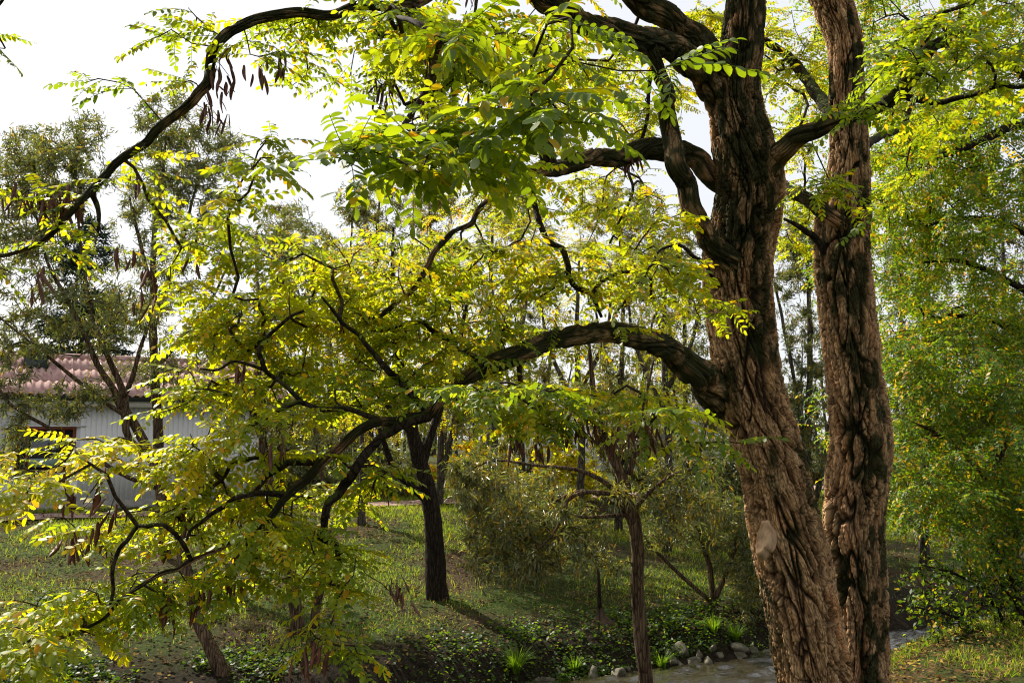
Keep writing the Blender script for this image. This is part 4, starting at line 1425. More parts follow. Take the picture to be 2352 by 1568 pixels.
tree('willow_tree', 'slim willow trunk standing on the grass between the leaning trunk and the black trunk', 'tree',
     [[(686, 1446, 9.8, 31), (675, 1384, 9.8, 29), (650, 1258, 9.8, 26), (620, 1113, 9.8, 23), (604, 1042, 9.8, 21), (592, 930, 9.8, 18), (600, 800, 9.9, 14), (640, 660, 10, 9), (660, 540, 10, 5)],
      [(722, 1440, 9.75, 22), (728, 1380, 9.75, 20), (745, 1310, 9.7, 16), (760, 1220, 9.7, 12), (740, 1100, 9.7, 9), (720, 980, 9.7, 6)],
      [(598, 1000, 9.8, 13), (560, 900, 9.8, 10), (520, 800, 9.8, 7)]],
     [(640, 560, 120, 110, 10.2, 1, 60), (560, 720, 120, 120, 10, 1, 50), (700, 760, 130, 130, 10, 1, 50), (560, 950, 120, 80, 9.9, .8, 36), (700, 1000, 120, 90, 9.8, .8, 30)],
     'willow', 40, .075, .42, 103, droop=.3)
# black trunk in the middle
tree('dark_tree', 'tree with a straight black trunk in the middle of the bank', 'tree',
     [[(1005, 1385, 11.3, 56), (1001, 1350, 11.3, 50), (996, 1250, 11.3, 44), (991, 1163, 11.3, 39), (968, 1070, 11.3, 36), (950, 997, 11.3, 30), (935, 920, 11.3, 24), (915, 800, 11.4, 17), (905, 660, 11.5, 11), (900, 520, 11.5, 6)],
      [(985, 1150, 11.3, 22), (940, 1110, 11.2, 19), (900, 1060, 11.1, 15), (870, 980, 11, 10)], [(968, 1070, 11.3, 22), (1000, 960, 11.4, 18), (1040, 850, 11.5, 13), (1070, 700, 11.6, 8)], [(950, 1000, 11.3, 16), (880, 920, 11.3, 12), (820, 830, 11.3, 8), (780, 720, 11.3, 5)]],
     [(900, 600, 150, 110, 11.5, 1.3, 60), (1060, 640, 120, 110, 11.6, 1.2, 50), (800, 760, 130, 110, 11.4, 1.2, 46), (960, 820, 150, 90, 11.4, 1.2, 46), (870, 960, 90, 60, 11.2, .8, 22), (1080, 860, 90, 80, 11.5, .8, 20)],
     'locust', 7, .17, .45, 104, DARKW, LOCUST)
# slender tree at the near edge of the creek, olive narrow leaves hanging to the bank
tree('willow_tree', 'slender willow with olive leaves arching left over the creek stones', 'tree',
     [[(1493, 1690, 7.5, 42), (1486, 1568, 7.5, 35), (1470, 1384, 7.5, 31), (1460, 1233, 7.5, 29), (1450, 1185, 7.5, 31), (1436, 1155, 7.5, 34), (1428, 1090, 7.5, 26), (1400, 1034, 7.5, 21), (1375, 960, 7.5, 16), (1360, 850, 7.5, 11), (1350, 740, 7.5, 6)],
      [(1438, 1165, 7.5, 17), (1420, 1140, 7.45, 13), (1380, 1129, 7.4, 11), (1334, 1127, 7.35, 10), (1300, 1145, 7.3, 9), (1285, 1180, 7.25, 7), (1255, 1230, 7.2, 5), (1200, 1280, 7.2, 4)],
      [(1440, 1170, 7.5, 14), (1400, 1150, 7.55, 11), (1360, 1128, 7.6, 10), (1310, 1130, 7.65, 9), (1250, 1170, 7.7, 7), (1180, 1230, 7.7, 5), (1120, 1300, 7.7, 4)],
      [(1440, 1160, 7.5, 14), (1395, 1110, 7.45, 12), (1330, 1080, 7.4, 9), (1250, 1075, 7.4, 7), (1150, 1060, 7.4, 5), (1080, 1080, 7.4, 4)],
      [(1445, 1180, 7.5, 11), (1400, 1185, 7.4, 8), (1334, 1190, 7.35, 7), (1280, 1180, 7.3, 5)],
      [(1450, 1180, 7.5, 11), (1500, 1120, 7.5, 9), (1560, 1080, 7.5, 7), (1640, 1070, 7.5, 4)],
      [(1445, 1090, 7.5, 16), (1462, 1020, 7.5, 12), (1480, 940, 7.5, 9), (1500, 820, 7.5, 5)]],
     [(1130, 1180, 110, 110, 7.5, .6, 60), (1180, 1290, 130, 70, 7.5, .6, 54), (1240, 1180, 120, 90, 7.5, .6, 46), (1080, 1080, 60, 50, 7.4, .4, 20), (1340, 1270, 90, 80, 7.4, .5, 30), (1480, 1120, 110, 70, 7.5, .5, 26), (1600, 1120, 90, 70, 7.5, .5, 20), (1560, 1200, 110, 70, 7.5, .5, 16), (1440, 1000, 120, 80, 7.5, .6, 26), (1360, 880, 110, 90, 7.6, .6, 16)],
     'willow', 40, .082, .5, 105, droop=.55, sag=.18, tvar=.14)
# shrub willows on the far bank behind it
tree('shrub_willow', 'low olive shrub on the bank right of the slender trunk', 'bush',
     [[(1640, 1400, 11.8, 16), (1630, 1300, 11.8, 12), (1600, 1200, 11.8, 8), (1590, 1120, 11.8, 5)], [(1640, 1380, 11.8, 12), (1680, 1280, 11.8, 9), (1700, 1180, 11.8, 5)], [(1632, 1380, 11.8, 10), (1540, 1300, 11.8, 8), (1480, 1230, 11.8, 5)]],
     [(1640, 1190, 90, 80, 11.8, .8, 60), (1560, 1200, 110, 70, 11.8, .8, 50), (1690, 1240, 70, 80, 11.8, .8, 40)],
     'willow', 30, .105, .46, 106, droop=.3)
tree('shrub_willow', 'dense olive shrub filling the bank behind the dark trunk', 'bush',
     [[(1180, 1330, 12.6, 16), (1170, 1250, 12.6, 12), (1140, 1150, 12.6, 8), (1130, 1060, 12.6, 5)], [(1185, 1320, 12.6, 12), (1250, 1220, 12.6, 9), (1280, 1120, 12.6, 5)]],
     [(1120, 1130, 110, 100, 12.6, 1, 90), (1240, 1150, 110, 90, 12.6, 1, 80), (1180, 1250, 140, 60, 12.5, .9, 60), (1330, 1200, 90, 80, 12.6, .9, 40)],
     'willow', 26, .11, .46, 107, droop=.3)
# trees further back, thin and grey
BACKT = [
    ('tall pale birch-like tree seen above the black trunk', [(850, 1160, 22, 16), (852, 900, 22, 13), (860, 650, 22, 9), (875, 420, 22, 4)], [(860, 480, 90, 90, 22, 1.5, 60), (840, 640, 110, 100, 22, 1.5, 60), (850, 800, 120, 100, 22, 1.5, 50), (850, 960, 130, 90, 22, 1.5, 50)], .42),
    ('thin far tree with rusty leaves below the mossy limb', [(1010, 1150, 19, 16), (1015, 900, 19, 13), (1000, 680, 19, 9), (985, 460, 19, 4)], [(990, 480, 80, 80, 19, 1.4, 50), (1010, 620, 110, 90, 19, 1.4, 60), (1010, 780, 120, 100, 19, 1.4, 50), (1010, 940, 120, 90, 19, 1.4, 44)], .58),
    ('far bushy tree in the gap under the long low limb', [(1200, 1150, 21, 17), (1195, 950, 21, 14), (1200, 720, 21, 9), (1190, 480, 21, 4)], [(1190, 520, 110, 90, 21, 1.5, 60), (1200, 680, 130, 110, 21, 1.5, 70), (1200, 850, 130, 100, 21, 1.5, 60), (1200, 1010, 130, 70, 21, 1.5, 44)], .5),
    ('far many-stemmed tree with orange leaf tips under the mossy limb', [(1420, 1150, 17, 18), (1425, 950, 17, 14), (1430, 720, 17, 9), (1420, 500, 17, 4)], [(1420, 480, 120, 70, 17, 1.3, 60), (1440, 600, 130, 100, 17, 1.3, 80), (1440, 760, 130, 110, 17, 1.3, 70), (1430, 920, 140, 90, 17, 1.3, 56), (1440, 1040, 130, 60, 17, 1.2, 40)], .52),
    ('far grey willow close to the left edge of the leaning stem', [(1580, 1150, 20, 16), (1575, 950, 20, 13), (1570, 720, 20, 9), (1560, 520, 20, 4)], [(1560, 560, 90, 90, 20, 1.4, 50), (1580, 720, 100, 100, 20, 1.4, 60), (1590, 880, 110, 90, 20, 1.4, 50), (1590, 1020, 110, 70, 20, 1.4, 44)], .38),
    ('grey-green willow seen in the gap between the two locust stems', [(1858, 1240, 14, 17), (1856, 1000, 14, 15), (1862, 760, 14, 12), (1850, 560, 14, 6)], [(1830, 560, 70, 120, 14, 1, 50), (1830, 600, 70, 80, 14, 1, 34), (1850, 760, 80, 100, 14, 1, 40), (1840, 920, 80, 100, 14, 1, 60), (1850, 1080, 80, 100, 14, 1, 60), (1840, 1200, 90, 70, 14, 1, 50), (1760, 1230, 60, 100, 14, 1, 30)], .32),
    ('dark leafy tree added for shade in the gap right of the upright stem', [(2120, 1230, 14.5, 22), (2125, 1000, 14.5, 18), (2130, 760, 14.5, 12), (2135, 520, 14.5, 5)], [(2110, 620, 110, 120, 14.5, 1.2, 60), (2130, 800, 130, 120, 14.5, 1.2, 80), (2120, 980, 130, 110, 14.5, 1.2, 90), (2130, 1130, 130, 90, 14.5, 1.2, 90)], .1),  # dark-tinted tree added so foliage gaps look deeply shaded
    ('dark leafy tree added for shade at the right edge behind the young locust', [(2300, 1230, 13.5, 22), (2305, 1000, 13.5, 18), (2310, 760, 13.5, 12), (2300, 480, 13.5, 5)], [(2290, 580, 120, 130, 13.5, 1.2, 60), (2310, 780, 130, 120, 13.5, 1.2, 80), (2300, 970, 130, 110, 13.5, 1.2, 90), (2310, 1130, 130, 90, 13.5, 1.2, 90)], .06),  # second dark layer added behind the leaves to deepen the shade
    ('far slim tree rising behind the shed roof end', [(640, 1160, 24, 14), (645, 900, 24, 11), (650, 650, 24, 8), (655, 480, 24, 4)], [(655, 540, 80, 80, 24, 1.5, 36), (650, 700, 100, 100, 24, 1.5, 44), (650, 860, 110, 90, 24, 1.5, 40), (660, 1000, 110, 90, 24, 1.5, 40)], .36),
    ('hazy far willow between the shed and the black trunk', [(760, 1160, 27, 14), (758, 900, 27, 11), (755, 700, 27, 7), (750, 560, 27, 4)], [(750, 600, 100, 80, 27, 1.5, 40), (755, 780, 120, 100, 27, 1.5, 40), (760, 940, 130, 90, 27, 1.5, 40)], .4),
]
for k, (lb, st, bl, tn) in enumerate(BACKT):
    st2 = [(st[0][0], st[0][1] - 20, st[0][2], st[0][3] * .8), (st[0][0] + 45, (st[1][1]), st[1][2], st[1][3] * .7), (st[2][0] + 75, st[2][1], st[2][2], st[2][3] * .6)]
    st3 = [(st[1][0], st[1][1] + 60, st[1][2], st[1][3] * .7), (st[2][0] - 50, st[2][1] + 60, st[2][2], st[2][3] * .7), (st[3][0] - 70, st[3][1] + 90, st[3][2], st[3][3])]
    tree('background_tree', lb, 'tree', [st, st2, st3], bl, 'willow', 82, .006 * st[0][2], tn, 200 + k, GREYW, WILLOW, .16, .25, 'trees beyond the path', .4, .06, .06, 8, .004, .1)
MIDT = [('yellow-green locust in the middle distance behind the mossy limb', 1130, 15.5, .5, [(1130, 520, 120, 110), (1150, 700, 140, 110), (1100, 860, 150, 90)]),
        ('yellow-green locust in the middle distance beside the leaning stem', 1530, 15.0, .46, [(1520, 620, 110, 120), (1560, 800, 110, 110), (1480, 920, 130, 90)]),
        ('golden locust in the middle distance under the long low limb', 1330, 16.0, .56, [(1330, 600, 120, 120), (1340, 800, 140, 110), (1310, 960, 150, 80)]),
        ('yellow-green locust in the middle distance left of the black trunk', 830, 16.5, .5, [(820, 620, 130, 110), (840, 800, 140, 110), (800, 950, 150, 80)])]
for k, (lb, px, d, tn, bl) in enumerate(MIDT):
    st = [(px, 1190, d, 20), (px + 5, 1000, d, 17), (px - 5, 800, d, 13), (px, bl[0][1], d, 6)]
    tree('locust_tree', lb, 'tree', [st, [(px, 950, d, 12), (px - 60, 820, d, 9), (px - 90, 680, d, 5)], [(px, 900, d, 12), (px + 60, 780, d, 9), (px + 80, 650, d, 5)]],
         [(*b_, d, 1.3, 46) for b_ in bl], 'locust', 6, .26, tn, 240 + k, GREYW, LOCUST, .1, .3, 'locusts in the middle distance', .35, .08, .05, 9, .003, .04, 3, mult=1.3, clump=.38)
# low bushes along the far side of the path
BUSH = [('yellow-green bush by the path left of the slender trunk', 1290, 1120, 20, 110, .62), ('golden bush by the path behind the dark trunk', 1090, 1110, 21, 110, .72), ('green bush by the path beside the shed end', 720, 1130, 21, 100, .4),
        ('dark green bush by the path right of the slender trunk', 1500, 1110, 22, 110, .3), ('olive bush by the path next to the leaning stem', 1660, 1110, 21, 100, .36), ('small bush by the path below the far slim trees', 900, 1120, 22, 110, .48)]
for k, (lb, px, py, d, rx, tn) in enumerate(BUSH):
    tree('bush', lb, 'bush', [[(px, py + 30, d, 8), (px, py - 20, d, 7), (px + 10, py - 60, d, 4)], [(px, py + 25, d, 7), (px - 40, py - 30, d, 4)]],
         [(px, py - 40, rx, 60, d, 1.2, 90), (px + 30, py, rx, 40, d - .3, 1.0, 60)], 'round', 42, .10, tn, 300 + k, GREYW, WILLOW if tn < .6 else LOCUST, .12, .2, 'bushes along the path', .4, .1, .05, 6, .004)


def conifer(label, px, ptop, pbase, d, wpx, seed):
    rng = np.random.default_rng(seed)
    a, b_ = P(px, pbase, d), P(px, ptop, d)
    a[2] = float(ground_z(a[0], a[1]))
    root = thing('conifer', label, 'tree', a, 'dark conifers behind the shed')
    H = b_[2] - a[2]
    mb = MB()
    zz = np.linspace(0, 1, 12)
    tube(mb, a + np.stack([0 * zz, 0 * zz, zz * H], -1), .14 * (1 - zz) + .02, 8)
    link('trunk', mb.mesh('trunk', DARKW, True, a), root)
    pos, dr, lim = [], [], MB()
    Rm = wpx / 2 / FPX * d
    for i in range(110):
        u = rng.uniform(.22, .98)
        ln = Rm * (1 - u) ** .6 * rng.uniform(.6, 1.15) + .25
        az = rng.uniform(0, 6.28)
        o = a + np.array([0, 0, u * H])
        tip = o + np.array([math.cos(az) * ln, math.sin(az) * ln, -ln * rng.uniform(-.05, .3)])
        tube(lim, np.array([o, (o + tip) / 2 + (0, 0, .06), tip]), np.array([.03, .018, .008]), 3)
        m = int(60 * ln) + 30
        t_ = rng.random(m) ** .7
        p_ = o + (tip - o) * t_[:, None] + rng.normal(0, .09, (m, 3)) * (1, 1, .6)
        pos.append(p_)
        dr.append(nrm(tip - o) * .6 + rng.normal(0, .6, (m, 3)))
    pos, dr = np.concatenate(pos), np.concatenate(dr)
    X, Y, Z = basis(dr, rng.normal(0, .8, len(pos)))
    link('branches', lim.mesh('branches', DARKW, True, a), root, kind='stuff')
    mb = MB()
    inst(mb, WL_V, WL_T, X, Y, Z, pos, rng.uniform(.16, .34, len(pos)), tint=rng.random(len(pos)))
    link('crown', mb.mesh('crown', CONIFER, False, a), root, kind='stuff')


conifer('dark conifer rising behind the shed roof near the left edge', 165, 470, 1150, 27, 260, 1)
conifer('smaller dark conifer behind the right end of the shed roof', 500, 690, 1150, 29, 190, 2)

# locusts and bushes to the right
tree('locust_tree', 'yellow-green locust with black boughs reaching in from the right edge', 'tree',
     [[(2560, 1330, 9.2, 46), (2555, 1150, 9.2, 42), (2530, 950, 9.2, 38), (2510, 750, 9.2, 34), (2480, 500, 9.2, 30), (2440, 250, 9.2, 22), (2400, 20, 9.2, 14), (2380, -120, 9.2, 8)],
      [(2490, 480, 9.2, 28), (2420, 320, 8.9, 24), (2352, 285, 8.6, 22), (2260, 322, 8.4, 19), (2180, 352, 8.3, 16), (2120, 385, 8.2, 11), (2050, 440, 8.2, 5)],
      [(2500, 640, 9.2, 22), (2400, 560, 8.9, 18), (2300, 510, 8.6, 15), (2200, 500, 8.5, 11), (2100, 520, 8.5, 5)],
      [(2520, 820, 9.2, 22), (2400, 700, 8.9, 17), (2290, 635, 8.8, 14), (2190, 600, 8.7, 10), (2110, 600, 8.7, 5)],
      [(2530, 940, 9.2, 18), (2420, 830, 9, 15), (2300, 740, 8.9, 11), (2180, 720, 8.8, 7)],
      [(2450, 300, 9.2, 16), (2350, 170, 9.2, 14), (2240, 90, 9.2, 10), (2150, 40, 9.2, 6)]],
     [(2180, 330, 160, 110, 8.8, 1, 90), (2130, 500, 110, 110, 8.8, 1, 70), (2280, 420, 130, 120, 9, 1, 80), (2280, 620, 130, 110, 9.1, 1, 80), (2120, 680, 90, 90, 9, .9, 50), (2200, 120, 190, 110, 9.2, 1, 80), (2030, 120, 120, 140, 9.6, 1, 60), (2360, 250, 90, 200, 9, 1, 60), (2250, 760, 140, 70, 9, .9, 70), (2060, 380, 70, 120, 9.5, .8, 60), (2060, 600, 60, 160, 9.6, .8, 50), (1840, 200, 90, 170, 10, .8, 60), (1980, -60, 300, 80, 9.5, 1, 40)],
     'locust', 9, .23, .36, 401, DARKW, GREENLOC, tvar=.07, droop=.3, yel=.03, mult=1.3, along=3, clump=.34)
tree('locust_tree', 'bright young locust with low hanging leaves right of the upright stem', 'tree',
     [[(2330, 1330, 8.2, 24), (2320, 1200, 8.2, 21), (2290, 1050, 8.2, 17), (2260, 900, 8.2, 12), (2230, 780, 8.2, 6)], [(2310, 1150, 8.2, 14), (2220, 1050, 8.1, 11), (2140, 990, 8, 8), (2070, 960, 8, 5)], [(2290, 1060, 8.2, 12), (2340, 960, 8.2, 9), (2380, 860, 8.2, 5)], [(2315, 1190, 8.2, 10), (2230, 1150, 8, 8), (2140, 1140, 7.9, 5)]],
     [(2150, 880, 110, 80, 8.1, .8, 70), (2270, 900, 110, 90, 8.2, .8, 70), (2130, 1010, 110, 90, 8, .8, 70), (2260, 1040, 110, 90, 8.1, .8, 70), (2180, 1150, 130, 80, 7.9, .7, 64), (2300, 1190, 90, 90, 8, .7, 50), (2100, 790, 80, 70, 8.3, .7, 36), (2320, 780, 70, 90, 8.4, .7, 30)],
     'locust', 9, .23, .28, 402, WILW, GREENLOC, tvar=.07, droop=.5, yel=.02, mult=1.3, along=3, clump=.28)
tree('bramble_bush', 'tangled dark bramble with bare twigs in the lower right corner', 'bush',
     [[(2330, 1500, 7.9, 12), (2290, 1400, 7.8, 9), (2220, 1330, 7.7, 6), (2130, 1300, 7.6, 4)], [(2380, 1480, 7.9, 12), (2330, 1330, 7.9, 9), (2280, 1240, 7.9, 5)], [(2300, 1500, 7.8, 9), (2200, 1420, 7.7, 7), (2100, 1390, 7.6, 4)], [(2360, 1500, 7.8, 9), (2340, 1400, 7.7, 7), (2250, 1290, 7.7, 4)], [(2250, 1520, 7.8, 7), (2230, 1430, 7.8, 5), (2280, 1350, 7.7, 3)]],
     [(2250, 1380, 130, 110, 7.8, .7, 110), (2140, 1360, 90, 80, 7.8, .6, 60), (2320, 1300, 70, 100, 7.8, .6, 50), (2210, 1470, 140, 50, 7.7, .5, 50)],
     'round', 8, .055, .14, 403, DARKW, LOCUST, droop=.1, sag=.2, wob=.05, tvar=.14, mult=3.2)
tree('shrub_willow', 'grey-green shrub behind the water just left of the leaning stem base', 'bush',
     [[(1720, 1420, 11.9, 12), (1715, 1340, 11.9, 9), (1700, 1250, 11.9, 5)], [(1722, 1410, 11.9, 9), (1755, 1330, 11.9, 5)]],
     [(1720, 1330, 60, 80, 11.8, .6, 60), (1700, 1420, 80, 40, 11.6, .5, 40)], 'willow', 40, .09, .46, 404, droop=.3)
# dry stem on a flared foot of roots
foot = ray_ground(1378, 1432)
stump = thing('dead_sapling', 'thin dead stem rising from a flared reddish root foot on the bank', 'stump', foot)
ROOTM = simple('red_root_wood', (.03, .02, .014), (.10, .065, .042), 24, .85, .15, .8, stretch=(1, 1, .3))
mb = MB()
zz = np.array([-.1, 0, .03, .06, .10, .15, .21])
rr = np.array([.2, .15, .105, .072, .05, .036, .028])
tube(mb, foot + np.stack([.03 * (zz > .1) * zz * 0, 0 * zz, zz], -1), rr, 28)
V = mb.V[0]
c = foot[:2]
an = np.arctan2(V[:, 1] - c[1], V[:, 0] - c[0])
V[:, :2] = c + (V[:, :2] - c) * (1 + .3 * np.sin(an * 5 + 1) + .2 * np.sin(an * 9 + V[:, 2] * 9) + .25 * np.cos(an))[:, None]
link('root_flare', mb.mesh('root_flare', ROOTM, True, foot), stump)
mb = MB()
zz = np.linspace(.2, .78, 9)
tube(mb, foot + np.stack([-.03 * (zz - .2), 0 * zz, zz], -1), np.linspace(.03, .018, 9), 8, True)
link('stem', mb.mesh('stem', DARKW, True, foot), stump)

# ------------------------------------------------------------------ stones along the far water's edge
STONEM = simple('creek_stone', (.04, .036, .024), (.19, .17, .12), 9, .85, .25, .6, bd=.02)
ST = [(1232, 1562, 30, 26), (1266, 1553, 44, 42), (1286, 1536, 18, 24), (1358, 1533, 34, 46), (1393, 1554, 24, 22), (1421, 1538, 34, 36), (1440, 1531, 18, 18), (1457, 1540, 20, 16), (1462, 1560, 18, 18),
      (1512, 1536, 26, 22), (1536, 1492, 32, 24), (1568, 1484, 38, 36), (1542, 1511, 30, 18), (1561, 1518, 22, 16), (1588, 1511, 34, 20), (1605, 1496, 28, 20), (1622, 1511, 30, 24), (1634, 1482, 26, 24), (1650, 1497, 22, 16), (1692, 1484, 40, 24), (1700, 1502, 44, 18), (1730, 1490, 26, 18),
      (1600, 1528, 26, 14), (1322, 1556, 26, 18), (1480, 1520, 22, 16)]
ORD = ['first', 'second', 'third', 'fourth', 'fifth', 'sixth', 'seventh', 'eighth', 'ninth', 'tenth', 'eleventh', 'twelfth', 'thirteenth', 'fourteenth', 'fifteenth', 'sixteenth']
import bmesh
rng = np.random.default_rng(77)
leftc = sorted([s_ for s_ in ST if s_[0] < 1484], key=lambda s_: -s_[0])
rightc = sorted([s_ for s_ in ST if s_[0] >= 1484], key=lambda s_: s_[0])
for sd, lst in (('left', leftc), ('right', rightc)):
    for k, (px, py, sw, sh) in enumerate(lst):
        g = ray_ground(px, py + sh * .35)
        d = (g - CAM) @ FWD
        bm = bmesh.new()
        bmesh.ops.create_icosphere(bm, subdivisions=3, radius=1)
        V = np.array([v.co[:] for v in bm.verts])
        F = np.array([[v.index for v in f.verts] for f in bm.faces])
        bm.free()
        nn = nrm(rng.normal(0, 1, (9, 3)))
        off = rng.uniform(.3, .72, 9)
        for n_, o_ in zip(nn, off):                       # chip flat faces
            dd = V @ n_ - o_
            V -= np.where(dd > 0, dd, 0)[:, None] * n_
        V *= (1 +   .3 * (fbm(V * 3 + k, 3, k + (0 if sd == 'left' else 40)) - .5))[:, None]
        V *= np.array([sw, sw * .8, sh]) * .5 * d / FPX * 1.4
        mb = MB()
        mb.add(V, T=F)
        o = link('stone', mb.mesh('stone', STONEM), None, g + (0, 0, sh * .0 * d / FPX))
        o.rotation_euler = (0, 0, rng.uniform(0, 6.28))
        tag(o, f'grey creek stone, {ORD[k]} to the {sd} of the slender trunk', 'stone', "stones along the water's edge")

# ------------------------------------------------------------------ grass, ground cover, fallen leaves
rng = np.random.default_rng(9)


def scatter(n, x0, x1, s0, s1, dens):
    x = rng.uniform(x0, x1, n)
    s = rng.uniform(s0, s1, n)
    y = 9.6 + .5 * x + s / .894
    k = rng.random(n) < dens(x, y, s)
    x, y = x[k], y[k]
    px, py, d = proj(np.stack([x, y, ground_z(x, y)], -1))
    v = (d > 1) & (px > -250) & (px < 2600) & (py < 1750)
    x, y = x[v], y[v]
    return np.stack([x, y, ground_z(x, y)], -1)


def turf(x, y, s):
    q = np.stack([x, y, 0 * x], -1)
    m = fbm(q * .55 + 4.2, 4, 71)
    lit = sstep(.42, .58, m) * .95 + .03  # sunlit patches put in as thicker bright grass
    lit = np.maximum(lit, .95 * np.exp(-(((x - 2.3) / 1.3) ** 2 + ((s - 1.9) / .8) ** 2)))
    lit = lit * (.06 + .94 * sstep(.6, 1.5, s))
    path = (s > 9.4) & (s < 10.9)
    brown = np.exp(-(((x + 6.5) / 2.4) ** 2 + ((s - 6.5) / 1.6) ** 2))
    return np.where(path, 0, lit * (1 - .85 * brown))


GV = np.array([(0, .5, 0), (0, -.5, 0), (.08, .38, .5), (.08, -.38, .5), (.34, 0, 1.0)]) * (1, .085, 1)
GT = np.array([(0, 1, 3), (0, 3, 2), (2, 3, 4)])


def blades(name, pts, hgt, tint, label, cat):
    n = len(pts)
    az = rng.uniform(0, 6.28, n)
    X = np.stack([np.cos(az), np.sin(az), 0 * az], -1)
    Y = np.stack([-np.sin(az), np.cos(az), 0 * az], -1)
    Z = nrm(np.stack([rng.normal(0, .45, n), rng.normal(0, .45, n), np.ones(n)], -1))
    mb = MB()
    inst(mb, GV, GT, X, Y, Z, pts - (0, 0, .01), hgt, tint=tint)
    o = link(name, mb.mesh(name, GRASSM), kind='stuff')
    tag(o, label, cat)


g1 = scatter(320000, -14, 9, .1, 13, turf)
far = sstep(9, 18, g1[:, 1])
blades('grass', g1, rng.uniform(.025, .085, len(g1)) * (1 + .5 * far), np.clip(rng.normal(.60, .2, len(g1)), 0, 1), 'bright green grass growing in tufts over the far bank', 'grass')
g2 = scatter(30000, 2.5, 8, -4.6, -2.0, lambda x, y, s: .9 * sstep(.42, .58, fbm(np.stack([x, y, 0 * x], -1) * 1.3, 3, 55)))
blades('grass', g2, rng.uniform(.03, .10, len(g2)), np.clip(rng.normal(.5, .22, len(g2)), 0, 1), 'grass on the near bank right of the locust trunks', 'grass')

def cover(name, pts, size, tint, lift, mat, label, cat, tilt=.5, tm=None):
    n = len(pts)
    d = np.stack([rng.normal(0, 1, n), rng.normal(0, 1, n), rng.normal(0, .3, n)], -1)
    X, Y, Z = basis(d, rng.normal(0, tilt, n))
    mb = MB()
    V, T = tm or (RL_V, RL_T)
    inst(mb, V, T, X, Y, Z, pts + np.stack([0 * lift, 0 * lift, lift], -1), size, tint=tint)
    tag(link(name, mb.mesh(name, mat), kind='stuff'), label, cat)


HV = np.array([(0, 0, 0), (.2, .45, .05), (.65, .42, .03), (1, 0, -.08), (.65, -.42, .03), (.2, -.45, .05), (.4, 0, -.03)])
HT = np.array([(6, 1, 0), (6, 2, 1), (6, 3, 2), (6, 4, 3), (6, 5, 4), (6, 0, 5)])


def ivy_d(x, y, s):
    q = np.stack([x, y, 0 * x], -1)
    a = sstep(-1.6, -.8, x) * sstep(4.2, 2.5, x) * sstep(1.5, .8, s)
    b_ = sstep(-2.0, -2.8, x) * sstep(4.5, 3.0, s) * .9
    return np.maximum((a + b_) * sstep(.40, .54, fbm(q * 1.3, 4, 90)), a * sstep(1.2, .7, s) * .4)


iv = scatter(110000, -8, 4.5, .02, 4.6, ivy_d)
lift = rng.random(len(iv)) ** 1.4 * .11 * (fbm(iv * 1.4, 2, 3) + .2) + .01
cover('ground_ivy', iv, rng.uniform(.02, .05, len(iv)), np.clip(rng.normal(.04, .1, len(iv)), 0, 1), lift, LOCUST, 'dark green creeping leaves covering the bank above the stones', 'ground cover', .5, (HV, HT))
fl = scatter(80000, -14, 9, .3, 12, lambda x, y, s: .35 + .4 * (fbm(np.stack([x, y, 0 * x], -1) * .7 + 9, 3, 5) > .5))
cover('leaf_litter', fl, rng.uniform(.03, .07, len(fl)), np.clip(rng.normal(.38, .25, len(fl)), 0, 1), rng.random(len(fl)) * .04 + .008, LITTER, 'brown and yellow fallen leaves scattered over the far bank', 'leaves', .35)
fl = scatter(12000, 2.5, 8, -4.6, -2.0, lambda x, y, s: np.full(len(x), .6))
cover('leaf_litter', fl, rng.uniform(.03, .06, len(fl)), np.clip(rng.normal(.5, .25, len(fl)), 0, 1), rng.random(len(fl)) * .04 + .008, LITTER, 'fallen leaves under the bramble in the lower right corner', 'leaves', .35)


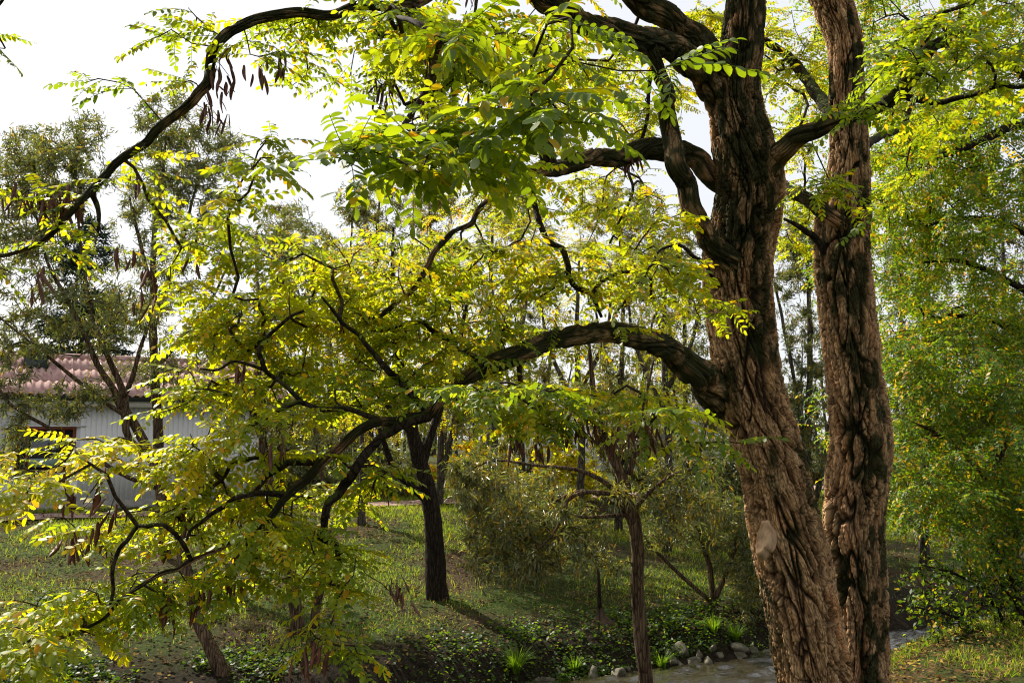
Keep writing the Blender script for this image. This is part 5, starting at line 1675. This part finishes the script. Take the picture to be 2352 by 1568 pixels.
def tuft(px, py, n, L, label, tint=.25):
    g = ray_ground(px, py)
    mb = MB()
    for i in range(n):
        az, sp = rng.uniform(0, 6.28), rng.uniform(.3, 1.1)
        u = np.linspace(0, 1, 6)
        h = L * rng.uniform(.6, 1.1)
        out = np.array([math.cos(az), math.sin(az), 0])
        pth = g + out * (.04 + sp * h * u ** 1.6 * .8)[:, None] + np.array([0, 0, 1]) * (h * (u - .55 * sp * u ** 2.4))[:, None]
        sd = np.cross(out, (0, 0, 1)) * .006
        wv = (1 - u ** 2)[:, None] * sd
        V = np.concatenate([pth + wv, pth - wv])
        mb.add(V, Q=[(q, q + 1, q + 7, q + 6) for q in range(5)], tint=np.full(12, np.clip(tint + rng.normal(0, .15), 0, 1)))
    o = link('sedge_tuft', mb.mesh('sedge_tuft', GRASSM, False, g), None, g)
    tag(o, label, 'grass tuft', 'sedge tufts by the water')


tuft(1185, 1545, 150, .42, 'long-bladed sedge tuft beside the leftmost creek stone')
tuft(1320, 1540, 70, .26, 'small sedge tuft between two upright creek stones', .25)
tuft(1690, 1470, 110, .32, 'dark sedge tuft hanging over the stones near the leaning stem', .3)
tuft(1520, 1535, 90, .28, 'sedge tuft right at the foot of the slender trunk', .2)
tuft(1640, 1450, 90, .3, 'sedge tuft above the stones right of the slender trunk', .35)

# ------------------------------------------------------------------ the wood closing the view far behind
rng = np.random.default_rng(31)
mb, st = MB(), MB()
for i in range(190):
    x = rng.uniform(-22, 75)
    y = rng.uniform(44, 70)
    g = float(ground_z(x, y))
    H = rng.uniform(3.5, 7.5) * (1.15 if x > 20 else 1)
    tube(st, np.array([(x, y, g - .2), (x + rng.normal(0, .2), y, g + H * .5), (x + rng.normal(0, .4), y, g + H)]), np.array([.12, .09, .03]), 4)
    m = 240
    v = nrm(rng.normal(0, 1, (m, 3))) * (rng.random((m, 1)) ** .4)
    v = np.round(v * 2.2) / 2.2 * .5 + v * .5
    p_ = np.array([x, y, g + H * .55]) + v * np.array([rng.uniform(1.2, 2.6), 1.5, H * .5])
    X, Y, Z = basis(rng.normal(0, 1, (m, 3)), rng.normal(0, 1, m))
    inst(mb, RL_V, RL_T, X, Y, Z, p_, rng.uniform(.2, .42, m), tint=np.clip(rng.normal(rng.uniform(.25, .6), .12, m), 0, 1))
wood = tag(link('woodland', mb.mesh('woodland', WILLOW), kind='stuff'), 'olive wood closing the view far beyond the path', 'wood')
link('trunks', st.mesh('trunks', GREYW, True), wood, kind='stuff')
